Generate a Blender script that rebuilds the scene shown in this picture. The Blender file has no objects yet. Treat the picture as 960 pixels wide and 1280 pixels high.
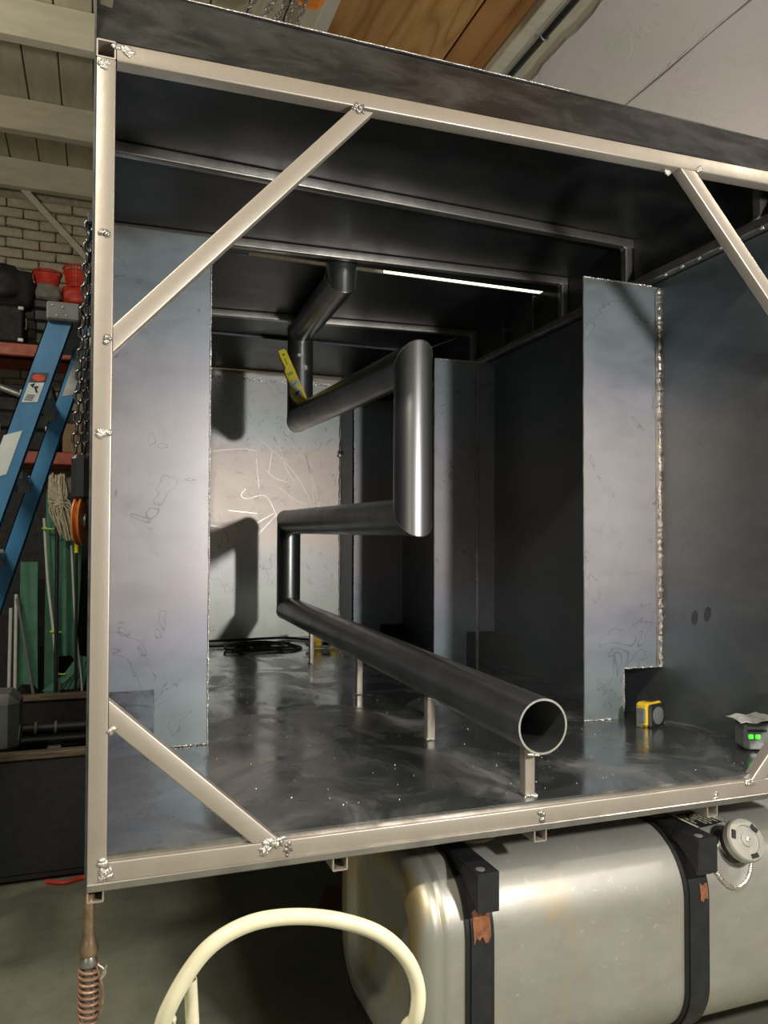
import bpy, math, random
from mathutils import Vector as V, Matrix, noise as mnoise
from math import sin, cos, pi, radians as R
random.seed(7)
S = bpy.context.scene
C = bpy.data.collections.new('scene'); S.collection.children.link(C)

# ------------------------------------------------------------ camera, lights, exposure
cam = bpy.data.cameras.new('camera'); camo = bpy.data.objects.new('camera', cam); C.objects.link(camo)
cam.sensor_fit = 'AUTO'; cam.sensor_width = 36; cam.lens = 36*970/1280; cam.shift_y = 23/1280
cam.clip_start = .02
YAW, PIT, ROL = R(20), R(1.3), R(.2)
fw = V((sin(YAW)*cos(PIT), cos(YAW)*cos(PIT), sin(PIT))); rt = V((cos(YAW), -sin(YAW), 0)); up = rt.cross(fw)
r2 = rt*cos(ROL)+up*sin(ROL); u2 = up*cos(ROL)-rt*sin(ROL)
m = Matrix((r2, u2, -fw)).transposed().to_4x4(); m.translation = V((.022, -1.748, 1.55))
camo.matrix_world = m
S.camera = camo
S.view_settings.view_transform = 'Standard'; S.view_settings.look = 'None'; S.view_settings.gamma = 1
S.view_settings.use_curve_mapping = False
S.view_settings.exposure = 0.0
w = bpy.data.worlds.new('world'); S.world = w; w.use_nodes = True
w.node_tree.nodes['Background'].inputs[0].default_value = (.05, .05, .045, 1)
w.node_tree.nodes['Background'].inputs[1].default_value = .2

def lamp(name, kind, loc, energy, color, size=.1, sizey=None, target=None):
    l = bpy.data.lights.new(name, kind); l.energy = energy; l.color = color
    if kind == 'AREA':
        l.size = size
        if sizey: l.shape = 'RECTANGLE'; l.size_y = sizey
    else: l.shadow_soft_size = size
    o = bpy.data.objects.new(name, l); C.objects.link(o); o.location = loc
    if target: o.rotation_euler = (V(target)-V(loc)).to_track_quat('-Z', 'Y').to_euler()
    return o
# work light standing to the right behind the camera, fluorescents under the garage ceiling, then three added fills
lamp('work_light', 'POINT', (1.60, -1.85, 1.85), 185, (1, .96, .90), .07)
lamp('ceiling_fluorescent', 'AREA', (-1.2, -2.2, 3.95), 130, (1, .93, .78), 1.2, .2, (-1.2, -2.2, 0))
lamp('ceiling_fluorescent', 'AREA', (3.9, -1.2, 3.9), 60, (1, .93, .78), 1.2, .2, (3.9, -1.2, 0))
lamp('low_fill', 'POINT', (-1.7, -2.8, 1.5), 26, (1, .94, .80), .25)  # added unseen fill, brightens the floor under the box
lamp('ceiling_fill', 'POINT', (-1.6, 1.0, 3.3), 62, (1, .93, .76), .12)  # added unseen fill for the left ceiling and floor
lamp('ceiling_fill', 'POINT', (4.1, 2.2, 2.6), 50, (1, .95, .88), .12)  # added unseen fill for the plaster ceiling at the right

# ------------------------------------------------------------ materials
def nt(name):
    m = bpy.data.materials.new(name); m.use_nodes = True
    n = m.node_tree; return m, n, n.nodes['Principled BSDF']
def N(n, t, **k):
    x = n.nodes.new(t)
    for a, b in k.items():
        if a.startswith('i_'):
            key = a[2:]; x.inputs[int(key) if key.isdigit() else key.replace('_', ' ')].default_value = b
        else: setattr(x, a, b)
    return x
def coords(n, scale=(1, 1, 1)):
    tc = N(n, 'ShaderNodeTexCoord'); mp = N(n, 'ShaderNodeMapping'); mp.inputs['Scale'].default_value = scale
    n.links.new(tc.outputs['Object'], mp.inputs[0]); return mp.outputs[0]
def ramp(n, src, stops, interp='LINEAR'):
    r = N(n, 'ShaderNodeValToRGB'); e = r.color_ramp.elements; r.color_ramp.interpolation = interp
    while len(e) < len(stops): e.new(.5)
    for el, (p, c) in zip(e, stops):
        el.position = p; el.color = (c, c, c, 1) if isinstance(c, (int, float)) else (*c, 1)
    n.links.new(src, r.inputs[0]); return r.outputs[0]
def noise(n, vec, scale, detail=4, rough=.55, dist=0):
    x = N(n, 'ShaderNodeTexNoise', i_Scale=scale, i_Detail=detail, i_Roughness=rough, i_Distortion=dist)
    n.links.new(vec, x.inputs['Vector']); return x.outputs[0]
def mix(n, f, a, b, mode='MIX'):
    x = N(n, 'ShaderNodeMix', data_type='RGBA', blend_type=mode)
    for i, v in ((0, f), (6, a), (7, b)):
        if hasattr(v, 'node'): n.links.new(v, x.inputs[i])
        else: x.inputs[i].default_value = v if i == 0 else (*v, 1)
    return x.outputs[2]
def bump(n, b, src, strength=.2, dist=.01):
    x = N(n, 'ShaderNodeBump', i_Strength=strength, i_Distance=dist)
    n.links.new(src, x.inputs['Height']); n.links.new(x.outputs[0], b.inputs['Normal'])
def generic(name, col, rough=.5, metal=0, var=.25, scale=20, stretch=(1, 1, 1), bs=.1, col2=None, spec=None, rv=.12):
    m, n, b = nt(name); v = coords(n, stretch)
    f = noise(n, v, scale, 5)
    c2 = col2 or tuple(c*(1-var) for c in col)
    c1 = col if col2 else tuple(min(1, c*(1+var*.6)) for c in col)
    c = mix(n, ramp(n, f, [(.35, 0), (.65, 1)]), c1, c2)
    n.links.new(c, b.inputs['Base Color'])
    n.links.new(ramp(n, f, [(.2, max(.03, rough-rv)), (.8, min(1, rough+rv))]), b.inputs['Roughness'])
    b.inputs['Metallic'].default_value = metal
    if spec is not None: b.inputs['Specular IOR Level'].default_value = spec
    if bs: bump(n, b, noise(n, v, scale*6, 3), bs, .003)
    return m
def millscale(name, stops, rough=.42, metal=.85, contour=.35, smear=.25, patch=None, dust=0, wav=.12, rvar=.08):
    """hot-rolled plate: bands of oxide tint over its height, contour stains and smears"""
    m, n, b = nt(name); v = coords(n)
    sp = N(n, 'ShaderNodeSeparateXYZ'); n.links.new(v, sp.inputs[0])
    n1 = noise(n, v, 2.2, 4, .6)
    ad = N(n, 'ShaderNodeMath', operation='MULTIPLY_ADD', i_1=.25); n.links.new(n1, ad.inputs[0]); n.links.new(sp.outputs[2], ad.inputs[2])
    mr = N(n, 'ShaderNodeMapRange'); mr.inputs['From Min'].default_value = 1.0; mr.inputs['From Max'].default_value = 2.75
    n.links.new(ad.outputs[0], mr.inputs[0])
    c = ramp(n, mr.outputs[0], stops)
    n2 = noise(n, coords(n, (1, 1, 2.2)), 5, 6, .65, .4)
    c = mix(n, ramp(n, n2, [(.42, 0), (.75, smear)]), c, (.62, .6, .58))
    n3 = noise(n, v, 9, 5, .7, .6)
    c = mix(n, ramp(n, n3, [(.55, 0), (.7, smear*1.5)]), c, (.16, .17, .18))
    # contour-line stains
    n4 = noise(n, v, 4.5, 3, .6, .9)
    line = ramp(n, n4, [(.60, 0), (.607, contour), (.614, 0)])
    c = mix(n, line, c, (.07, .07, .08))
    if dust:
        d = noise(n, coords(n, (1, .7, 1)), 3.2, 7, .62, 1.2)
        dm = ramp(n, d, [(.5, 0), (.6, dust*.35), (.68, dust)])
        c = mix(n, dm, c, (.45, .44, .42))
        n.links.new(ramp(n, d, [(.4, rough-.12), (.66, rough+.2)]), b.inputs['Roughness'])
        mm = N(n, 'ShaderNodeMath', operation='MULTIPLY_ADD', i_1=-.6, i_2=metal); n.links.new(dm, mm.inputs[0])
        n.links.new(mm.outputs[0], b.inputs['Metallic'])
    else:
        n.links.new(ramp(n, n2, [(.2, rough-rvar), (.8, rough+rvar*1.4)]), b.inputs['Roughness'])
        b.inputs['Metallic'].default_value = metal
    n.links.new(c, b.inputs['Base Color'])
    bump(n, b, noise(n, v, 3, 3), wav, .01)
    return m
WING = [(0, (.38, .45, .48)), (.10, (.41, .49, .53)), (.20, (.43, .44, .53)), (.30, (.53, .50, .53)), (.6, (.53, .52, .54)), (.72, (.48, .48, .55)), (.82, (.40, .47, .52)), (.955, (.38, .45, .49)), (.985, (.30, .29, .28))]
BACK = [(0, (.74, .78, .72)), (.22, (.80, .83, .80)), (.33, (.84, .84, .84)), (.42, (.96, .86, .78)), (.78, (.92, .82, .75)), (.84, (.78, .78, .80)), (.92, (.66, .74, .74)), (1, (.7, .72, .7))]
SHADED = [(0, (.08, .095, .10)), (.3, (.07, .08, .09)), (.6, (.08, .08, .085)), (.8, (.065, .08, .095)), (1, (.065, .07, .075))]  # darker copy of the same plate, shade put into the colour
SIDE = [(0, (.19, .22, .23)), (.3, (.18, .19, .20)), (.6, (.21, .205, .20)), (.8, (.17, .19, .21)), (1, (.15, .19, .21))]
FLR = [(0, (.20, .22, .23)), (1, (.20, .21, .22))]
M = {}
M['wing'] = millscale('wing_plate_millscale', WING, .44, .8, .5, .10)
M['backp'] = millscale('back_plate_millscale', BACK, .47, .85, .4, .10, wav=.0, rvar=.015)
M['dark'] = millscale('shade_dark_millscale', SHADED, .40, .85, .2, .12)
M['side'] = millscale('side_plate_millscale', SIDE, .45, .8, .3, .12)
M['floorp'] = millscale('floor_plate_millscale', FLR, .24, .85, .0, .3, dust=.55)
M['fascia'] = millscale('fascia_plate', [(0, (.038, .042, .046)), (1, (.045, .048, .052))], .42, .7, .1, .22)
M['tube'] = generic('bare_square_tube', (.55, .495, .43), .42, .62, .22, 9, (1, 1, 1), .12, col2=(.44, .39, .335))
M['tubed'] = generic('dull_square_tube', (.42, .40, .38), .36, .9, .3, 9, (1, 1, 1), .12)
M['pipe'] = generic('drawn_steel_pipe', (.35, .36, .37), .33, .92, .2, 6, (1, 1, .4), .03, rv=.06)
M['pipecut'] = generic('cut_steel_edge', (.8, .79, .77), .3, .8, .1, 50, bs=.2)
M['weld'] = generic('weld_metal', (.80, .77, .73), .28, .9, .3, 120, bs=.4)
M['weldrust'] = generic('weld_metal_heat_tinted', (.74, .70, .64), .33, .9, .4, 90, bs=.4, col2=(.50, .40, .30))
M['alu'] = None
M['black'] = generic('black_paint', (.018, .019, .022), .42, 0, .3, 25, bs=.1)
M['blackm'] = generic('matt_black', (.014, .014, .015), .7, 0, .3, 25, bs=.2)
M['rubber'] = generic('black_rubber', (.012, .012, .012), .55, 0, .2, 40)
M['rust'] = generic('rusted_steel', (.34, .12, .045), .8, .1, .5, 60, bs=.5, col2=(.16, .07, .04))
M['cream'] = generic('cream_enamel', (.74, .70, .50), .3, 0, .10, 12, bs=.04)
M['bronze'] = generic('heat_browned_steel', (.42, .30, .19), .35, .85, .3, 40, bs=.15)
M['copper'] = generic('rusty_spring_wire', (.40, .24, .17), .45, .6, .35, 60, bs=.2)
M['chain'] = generic('chain_steel', (.42, .42, .43), .28, .95, .2, 60, bs=.05)
M['chaind'] = generic('oiled_chain', (.16, .16, .17), .25, .95, .2, 60, bs=.05)
M['orange'] = generic('orange_paint', (.55, .17, .04), .4, 0, .3, 30)
M['orangeb'] = generic('bright_orange_paint', (.9, .28, .04), .4, 0, .1, 30)
M['blue'] = generic('blue_fibreglass', (.035, .19, .40), .45, 0, .18, 18, (1, 1, .3), .05)
M['grey'] = generic('grey_plastic', (.16, .17, .17), .5, 0, .15, 30)
M['lgrey'] = generic('grey_aluminium', (.36, .37, .37), .4, .6, .15, 30)
M['paper'] = generic('pale_label_paper', (.62, .68, .68), .6, 0, .1, 15)
M['green'] = generic('green_canvas', (.085, .23, .155), .8, 0, .15, 14, bs=.15)
M['white'] = generic('white_metal', (.62, .64, .60), .4, 0, .1, 20)
M['lime'] = generic('lime_cable_tie', (.55, .8, .08), .4, 0, .05, 20)
M['mop'] = generic('cotton_mop_yarn', (.55, .49, .36), .9, 0, .3, 60, bs=.5)
M['redrack'] = generic('red_rack_beam', (.42, .075, .035), .45, 0, .2, 15)
M['redb'] = generic('red_mesh_plastic', (.65, .05, .025), .5, 0, .2, 20)
M['card'] = generic('brown_cardboard', (.30, .20, .12), .85, 0, .15, 18)
M['cardd'] = generic('stained_cardboard', (.17, .095, .055), .85, 0, .2, 10)
M['cloth'] = generic('grey_cloth', (.22, .20, .18), .9, 0, .2, 16)
M['yellow'] = generic('yellow_plastic', (.80, .52, .02), .4, 0, .08, 20)
M['yellowl'] = generic('yellow_level_paint', (.95, .78, .02), .35, 0, .06, 20)
M['hammerw'] = generic('rim_timber', (.16, .12, .085), .75, 0, .4, 12, (1, 8, 8), .3)
M['beige'] = generic('beige_painted_beam', (.52, .50, .42), .6, 0, .08, 4, bs=.12)
M['darkwall'] = generic('grey_block_wall', (.13, .125, .11), .8, 0, .2, 3, bs=.2)
M['joist'] = generic('cream_painted_joist', (.58, .54, .42), .6, 0, .1, 5, (1, 4, 4), .1)
M['board'] = generic('cream_ceiling_board', (.50, .46, .34), .65, 0, .12, 5, (4, 1, 1), .1)
M['brick'] = generic('painted_brick', (.52, .47, .36), .75, 0, .15, 25, bs=.8, col2=(.42, .37, .27))
M['mortar'] = generic('painted_mortar', (.37, .33, .25), .85, 0, .2, 30, bs=.6)
M['conduit'] = generic('black_conduit', (.02, .02, .022), .4, 0, .2, 20)
M['braid'] = None
M['scratch'] = generic('bright_scratch_metal', (1, .98, .95), .33, 1, .02, 20, bs=0)
M['screen'] = generic('vial_green', (.35, .62, .12), .15, 0, .05, 10)

def emis(name, col, s):
    m, n, b = nt(name); b.inputs['Base Color'].default_value = (*col, 1)
    b.inputs['Emission Color'].default_value = (*col, 1); b.inputs['Emission Strength'].default_value = s; return m
M['led'] = emis('green_led', (.10, 1, .05), 1.1)
M['tubelight'] = emis('fluorescent_tube', (.90, 1, .62), 2.2)

def tank_mat():
    m, n, b = nt('weathered_aluminium'); v = coords(n)
    f = noise(n, coords(n, (1, 1, 1.6)), 4, 7, .62)
    c = mix(n, ramp(n, f, [(.35, 0), (.65, 1)]), (.50, .49, .45), (.40, .39, .35))
    g = noise(n, coords(n, (1.2, .7, .5)), 6, 6, .7, .5)
    c = mix(n, ramp(n, g, [(.55, 0), (.72, .55)]), c, (.55, .42, .20))
    h = noise(n, coords(n, (1, 1, 1)), 40, 4, .7)
    c = mix(n, ramp(n, h, [(.62, 0), (.7, .35)]), c, (.78, .76, .70))
    n.links.new(c, b.inputs['Base Color']); b.inputs['Metallic'].default_value = .6
    n.links.new(ramp(n, f, [(.3, .44), (.7, .56)]), b.inputs['Roughness'])
    bump(n, b, noise(n, v, 60, 4), .15, .002)
    return m
M['alu'] = tank_mat()
def rim_mat():
    m, n, b = nt('stained_tank_end'); v = coords(n)
    f = noise(n, coords(n, (1, 1, .35)), 7, 6, .62, .3)
    c = mix(n, ramp(n, f, [(.46, 0), (.62, .8)]), (.52, .52, .47), (.52, .36, .12))
    n.links.new(c, b.inputs['Base Color']); b.inputs['Metallic'].default_value = .75
    n.links.new(ramp(n, f, [(.3, .34), (.7, .55)]), b.inputs['Roughness']); return m
M['alurim'] = rim_mat()
def braid_mat():
    m, n, b = nt('braided_heat_wrap'); v = coords(n, (1, 1, 1))
    ck = N(n, 'ShaderNodeTexVoronoi', i_Scale=95.0); n.links.new(v, ck.inputs['Vector'])
    n.links.new(ramp(n, ck.outputs['Distance'], [(.1, (.7, .7, .7)), (.6, (.08, .08, .08))]), b.inputs['Base Color'])
    b.inputs['Metallic'].default_value = .9; b.inputs['Roughness'].default_value = .3
    bump(n, b, ck.outputs['Distance'], 1, .004); return m
M['braid'] = braid_mat()
def concrete():
    m, n, b = nt('concrete_floor'); v = coords(n)
    f = noise(n, v, 1.6, 8, .6, .3); g = noise(n, v, 14, 6, .7)
    c = mix(n, ramp(n, f, [(.35, 0), (.65, 1)]), (.15, .158, .118), (.235, .24, .18))
    c = mix(n, ramp(n, g, [(.5, 0), (.75, .5)]), c, (.10, .105, .082))
    h = noise(n, v, 120, 2, .6); c = mix(n, ramp(n, h, [(.74, 0), (.78, .6)]), c, (.5, .5, .45))
    n.links.new(c, b.inputs['Base Color']); n.links.new(ramp(n, f, [(.3, .45), (.7, .75)]), b.inputs['Roughness'])
    bump(n, b, g, .15, .004); return m
M['concrete'] = concrete()
def plaster():
    m, n, b = nt('old_plaster_paint'); v = coords(n)
    f = noise(n, v, 1.5, 4, .5)
    c = mix(n, ramp(n, f, [(.47, 0), (.53, 1)]), (.56, .50, .47), (.54, .51, .46))
    n.links.new(c, b.inputs['Base Color']); b.inputs['Roughness'].default_value = .6
    g = noise(n, coords(n, (1, .45, 1)), 7, 5, .6, .6)
    bump(n, b, ramp(n, g, [(.52, 0), (.62, 1)]), .25, .01); return m
M['plaster'] = plaster()
def plywood(name, base, dark, sc=1.0):
    m, n, b = nt(name); v = coords(n, (1, .22, 1))
    a = noise(n, v, 2.6*sc, 2, .4, .2)
    mu = N(n, 'ShaderNodeMath', operation='MULTIPLY', i_1=26.0); n.links.new(a, mu.inputs[0])
    fr = N(n, 'ShaderNodeMath', operation='PINGPONG', i_1=1.0); n.links.new(mu.outputs[0], fr.inputs[0])
    g = noise(n, coords(n, (1, .05, 1)), 60, 3, .6)
    c = mix(n, ramp(n, fr.outputs[0], [(.0, 1), (.35, .3), (1, 0)]), base, dark)
    c = mix(n, ramp(n, g, [(.4, 0), (.7, .4)]), c, dark)
    vo = N(n, 'ShaderNodeTexVoronoi', i_Scale=3.1); n.links.new(coords(n, (1, .8, 1)), vo.inputs['Vector'])
    c = mix(n, ramp(n, vo.outputs['Distance'], [(.05, 1), (.1, .2), (.16, 0)]), c, (.10, .035, .01))
    n.links.new(c, b.inputs['Base Color']); b.inputs['Roughness'].default_value = .5
    bump(n, b, fr.outputs[0], .05, .002); return m
M['ply'] = plywood('ceiling_plywood', (.52, .29, .10), (.33, .155, .04))
M['woodbeam'] = plywood('varnished_beam', (.42, .20, .06), (.30, .13, .04), .7)

# ------------------------------------------------------------ mesh helpers
class G:
    def __init__(s): s.v = []; s.f = []; s.mi = []
    def add(s, vs, fs, mi=0):
        o = len(s.v); s.v += [V(p) for p in vs]; s.f += [[i+o for i in f] for f in fs]; s.mi += [mi]*len(fs); return s
    def box(s, x0, x1, y0, y1, z0, z1, mi=0):
        vs = [(x, y, z) for z in (z0, z1) for y in (y0, y1) for x in (x0, x1)]
        return s.add(vs, [(0, 2, 3, 1), (4, 5, 7, 6), (0, 1, 5, 4), (2, 6, 7, 3), (0, 4, 6, 2), (1, 3, 7, 5)], mi)
    def cbox(s, x0, x1, y0, y1, z0, z1, c=.003):
        """box with chamfered edges"""
        import itertools
        cx, cy, cz = (x0+x1)/2, (y0+y1)/2, (z0+z1)/2; hx, hy, hz = (x1-x0)/2, (y1-y0)/2, (z1-z0)/2
        c = min(c, hx*.9, hy*.9, hz*.9); vs = []; idx = {}
        for sx, sy, sz in itertools.product((-1, 1), repeat=3):
            for a in range(3):
                h = [hx-c, hy-c, hz-c]; h[a] += c
                idx[(sx, sy, sz, a)] = len(vs); vs.append((cx+sx*h[0], cy+sy*h[1], cz+sz*h[2]))
        fs = []
        for a in range(3):
            b_, d_ = [i for i in range(3) if i != a]
            for sg in (-1, 1):
                q = []
                for u, w_ in ((-1, -1), (1, -1), (1, 1), (-1, 1)):
                    k = [0, 0, 0]; k[a] = sg; k[b_] = u; k[d_] = w_; q.append(idx[(*k, a)])
                fs.append(q)
        for a in range(3):     # edges running along axis a
            b_, d_ = [i for i in range(3) if i != a]
            for u, w_ in itertools.product((-1, 1), repeat=2):
                k0 = [0, 0, 0]; k0[b_] = u; k0[d_] = w_; k1 = list(k0); k0[a] = -1; k1[a] = 1
                fs.append([idx[(*k0, b_)], idx[(*k0, d_)], idx[(*k1, d_)], idx[(*k1, b_)]])
        for sx, sy, sz in itertools.product((-1, 1), repeat=3): fs.append([idx[(sx, sy, sz, a)] for a in range(3)])
        return s.add(vs, fs)
    def prism(s, pts, d):
        """polygon pts (3d) extruded by vector d"""
        n = len(pts); d = V(d); a = [V(p) for p in pts]
        return s.add(a+[p+d for p in a], [list(range(n))[::-1], list(range(n, 2*n))]+[(i, (i+1) % n, n+(i+1) % n, n+i) for i in range(n)])
    def rings(s, rs, closed=True, cap0=True, cap1=True, mi=0):
        n = len(rs[0]); vs = [p for r in rs for p in r]; fs = []
        for k in range(len(rs)-1):
            for i in range(n if closed else n-1):
                j = (i+1) % n; fs.append((k*n+i, k*n+j, (k+1)*n+j, (k+1)*n+i))
        if cap0: fs.append(list(range(n))[::-1])
        if cap1: fs.append([(len(rs)-1)*n+i for i in range(n)])
        return s.add(vs, fs, mi)
    def tube(s, path, r, n=12, caps=True, loop=False, mi=0):
        P = [V(p) for p in path]; rr = r if isinstance(r, (list, tuple)) else [r]*len(P)
        rs = []; prev = None
        for i, p in enumerate(P):
            if loop: t = P[(i+1) % len(P)]-P[i-1]
            else: t = P[min(i+1, len(P)-1)]-P[max(i-1, 0)]
            t.normalize()
            if prev is None:
                a = V((0, 0, 1)) if abs(t.z) < .9 else V((1, 0, 0)); u = t.cross(a).normalized()
            else: u = (prev-t*prev.dot(t)).normalized()
            prev = u; w_ = t.cross(u)
            rs.append([p+(u*cos(2*pi*k/n)+w_*sin(2*pi*k/n))*rr[i] for k in range(n)])
        if loop: rs.append(rs[0]); caps = False
        return s.rings(rs, True, caps, caps, mi)
    def lathe(s, base, axis, prof, n=24, cap=True):
        ax = V(axis).normalized(); a = V((0, 0, 1)) if abs(ax.z) < .9 else V((1, 0, 0)); u = ax.cross(a).normalized(); w_ = ax.cross(u)
        rs = [[V(base)+ax*h+(u*cos(2*pi*k/n)+w_*sin(2*pi*k/n))*max(r, 1e-5) for k in range(n)] for r, h in prof]
        return s.rings(rs, True, cap, cap)
    def bead(s, p0, p1, r, step=None, seed=0, jitter=.35):
        """lumpy weld bead"""
        p0, p1 = V(p0), V(p1); L = (p1-p0).length; step = step or r*.8; k = max(2, int(L/step)); rnd = random.Random(seed+k)
        path = [p0.lerp(p1, i/k)+V([rnd.uniform(-1, 1)*r*.25 for _ in range(3)]) for i in range(k+1)]
        return s.tube(path, [r*(1-jitter/2+rnd.uniform(-.5, .5)*jitter*2) for _ in path], 7)
def build(g, name, mat, parent=None, kind=None, label=None, sharp=35, smooth=True):
    me = bpy.data.meshes.new(name); me.from_pydata([tuple(p) for p in g.v], [], g.f); me.update()
    mats = mat if isinstance(mat, (list, tuple)) else [mat]
    for x in mats: me.materials.append(M[x] if isinstance(x, str) else x)
    if len(mats) > 1: me.polygons.foreach_set('material_index', g.mi)
    if smooth:
        me.polygons.foreach_set('use_smooth', [True]*len(me.polygons)); me.set_sharp_from_angle(angle=R(sharp))
    o = bpy.data.objects.new(name, me); C.objects.link(o)
    if parent: o.parent = parent; o.matrix_parent_inverse = Matrix.Translation(-parent.location)
    if kind: o['kind'] = kind
    if label: o['label'] = label
    return o
def thing(name, label, cat, loc, group=None):
    o = bpy.data.objects.new(name, None); C.objects.link(o); o.location = loc; o.empty_display_size = .05
    o['label'] = label; o['category'] = cat
    if group: o['group'] = group
    return o
def tag(o, label, cat, group=None):
    o['label'] = label; o['category'] = cat
    if group: o['group'] = group
    return o
def sqtube(p0, p1, w=.04, h=None, upv=(0, 0, 1), wall=.0035, hollow=True, g=None, r=.0035):
    """rectangular hollow section with rounded corners, open at both ends"""
    h = h or w; p0, p1 = V(p0), V(p1); t = (p1-p0).normalized(); upv = V(upv)
    a = t.cross(upv).normalized(); b = a.cross(t).normalized(); prof = []
    for cx, cy, a0 in ((1, 1, 0), (-1, 1, 90), (-1, -1, 180), (1, -1, 270)):
        for k in range(4):
            an = R(a0+k*30); prof.append(((cx*(w/2-r)+cos(an)*r), (cy*(h/2-r)+sin(an)*r)))
    inn = []
    for cx, cy in ((1, 1), (-1, 1), (-1, -1), (1, -1)):
        inn += [(cx*(w/2-wall), cy*(h/2-wall))]*4
    ring = lambda pr, p: [p+a*x+b*y for x, y in pr]
    g = g or G()
    if hollow:
        d = t*min(.5, (p1-p0).length*.4)
        g.rings([ring(inn, p0+d), ring(inn, p0), ring(prof, p0), ring(prof, p1), ring(inn, p1), ring(inn, p1-d)])
    else: g.rings([ring(prof, p0), ring(prof, p1)])
    return g

# ------------------------------------------------------------ the garage (setting)
build(G().box(-3.2, 5.2, -5.2, 4.5, -.1, 0), 'floor', 'concrete', kind='structure')
build(G().box(-3.2, 5.2, 4.33, 4.5, 0, 4.3), 'wall_back', 'mortar', kind='structure')
build(G().box(-3.2, -3.05, -5.2, 4.5, 0, 4.3), 'wall_left', 'darkwall', kind='structure')
build(G().box(5.05, 5.2, -5.2, 4.5, 0, 4.3), 'wall_right', 'darkwall', kind='structure')
build(G().box(-3.2, 5.2, -5.35, -5.2, 0, 4.3), 'wall_front', 'darkwall', kind='structure')
ceil = build(G().box(-3.2, 5.2, -5.2, 4.5, 4.30, 4.42), 'ceiling', 'board', kind='structure')
wb = [o for o in C.objects if o.name == 'wall_back'][0]
# bricks of the painted wall, one mesh for stretchers with small variations
bm = []
for k in range(5):
    g = G(); rnd = random.Random(k)
    g.cbox(-.105, .105, -.03, .03, -.031, .031, .008)
    g.v = [p+V([rnd.uniform(-.003, .003) for _ in range(3)]) for p in g.v]
    me = bpy.data.meshes.new('brick'); me.from_pydata([tuple(p) for p in g.v], [], g.f); me.materials.append(M['brick']); bm.append(me)
for j in range(21):
    for i in range(13):
        o = bpy.data.objects.new('brick', bm[(i*7+j*3) % 5]); C.objects.link(o)
        o.location = (-1.62+i*.218+(.109 if j % 2 else 0), 4.318+random.uniform(-.007, .004), 2.56+j*.072)
        o.rotation_euler = (random.uniform(-.03, .03), random.uniform(-.025, .025), random.uniform(-.03, .03)); o.parent = wb
# ceiling boards running away from the camera, joists across
x = -1.9; k = 0
while x < .9:
    wd = .185; 
    build(G().cbox(x+.004, x+wd-.004, -4.9, 4.3, 4.268+random.uniform(-.003, .003), 4.30, .004), 'ceiling_board', 'board', ceil); x += wd; k += 1
for y in (4.17, 3.36, 2.413, 1.5, .55, -.4, -1.35, -2.3, -3.25, -4.2):
    build(G().cbox(-3.05, .93, y, y+.075, 4.07, 4.268, .006), 'ceiling_joist', 'joist', ceil)
build(G().cbox(.935, 1.0, -5.1, 4.3, 3.99, 4.30, .006), 'ceiling_beam', 'beige', ceil)
build(G().box(1.0, 1.66, -5.1, 4.3, 4.09, 4.11), 'plywood_panel', 'ply', ceil)
build(G().box(1.672, 1.9, -5.1, 4.3, 4.088, 4.11), 'plywood_panel', 'woodbeam', ceil)
build(G().cbox(1.82, 1.885, -5.1, 4.3, 4.07, 4.10, .02), 'wooden_batten', 'woodbeam', ceil)
build(G().cbox(1.885, 1.965, -5.1, 4.3, 4.03, 4.11, .004), 'cream_board', 'joist', ceil)
build(G().cbox(1.97, 2.02, -5.1, 4.3, 4.05, 4.11, .004), 'cream_board', 'beige', ceil)
build(G().box(2.02, 2.16, -5.1, 4.3, 4.07, 4.12), 'cream_board', 'board', ceil)
g = G()      # plaster ceiling with a ragged left edge and a crack between two slabs
ys = [-5.1+i*.07 for i in range(135)]
L = [(2.145+random.uniform(-.008, .008), y) for y in ys]
g.prism([(a, b_, 4.045) for a, b_ in L]+[(2.758, ys[-1], 4.045), (2.758, ys[0], 4.045)], (0, 0, .07))
build(g, 'plaster_slab', 'plaster', ceil, smooth=False)
build(G().prism([(2.766+.004*sin(y*9), y, 4.04) for y in ys]+[(5.05, ys[-1], 4.04), (5.05, ys[0], 4.04)], (0, 0, .07)), 'plaster_slab', 'plaster', ceil, smooth=False)
g = G()
for k in range(7):
    y = 1.05+k*.13; g.bead((2.74+random.uniform(-.01, .01), y, 4.0455), (2.755+random.uniform(-.01, .01), y+.1, 4.0455), .0035, .02, k)
build(g, 'plaster_ridge', 'plaster', ceil)
cd = thing('electrical_conduit', 'black electrical conduit pipe running along the cream ceiling board', 'pipe', (2.0, 0, 4.02))
build(G().tube([(2.0, -5, 4.018), (2.0, 4.3, 4.018)], .016, 14), 'conduit_pipe', 'conduit', cd)
for y in (1.45, -.2):
    build(G().tube([(2.0+.021*cos(a), y, 4.018-.021*sin(a)) for a in [i*pi/8 for i in range(9)]], .005, 6), 'pipe_clamp', 'lgrey', cd)
br = build(sqtube((-.56, 4.25, 4.12), (.02, 4.25, 3.52), .045, .03, (0, 1, 0), hollow=False), 'diagonal_brace', 'joist')
tag(br, 'thin cream diagonal brace running down across the painted brick wall', 'brace')

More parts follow.
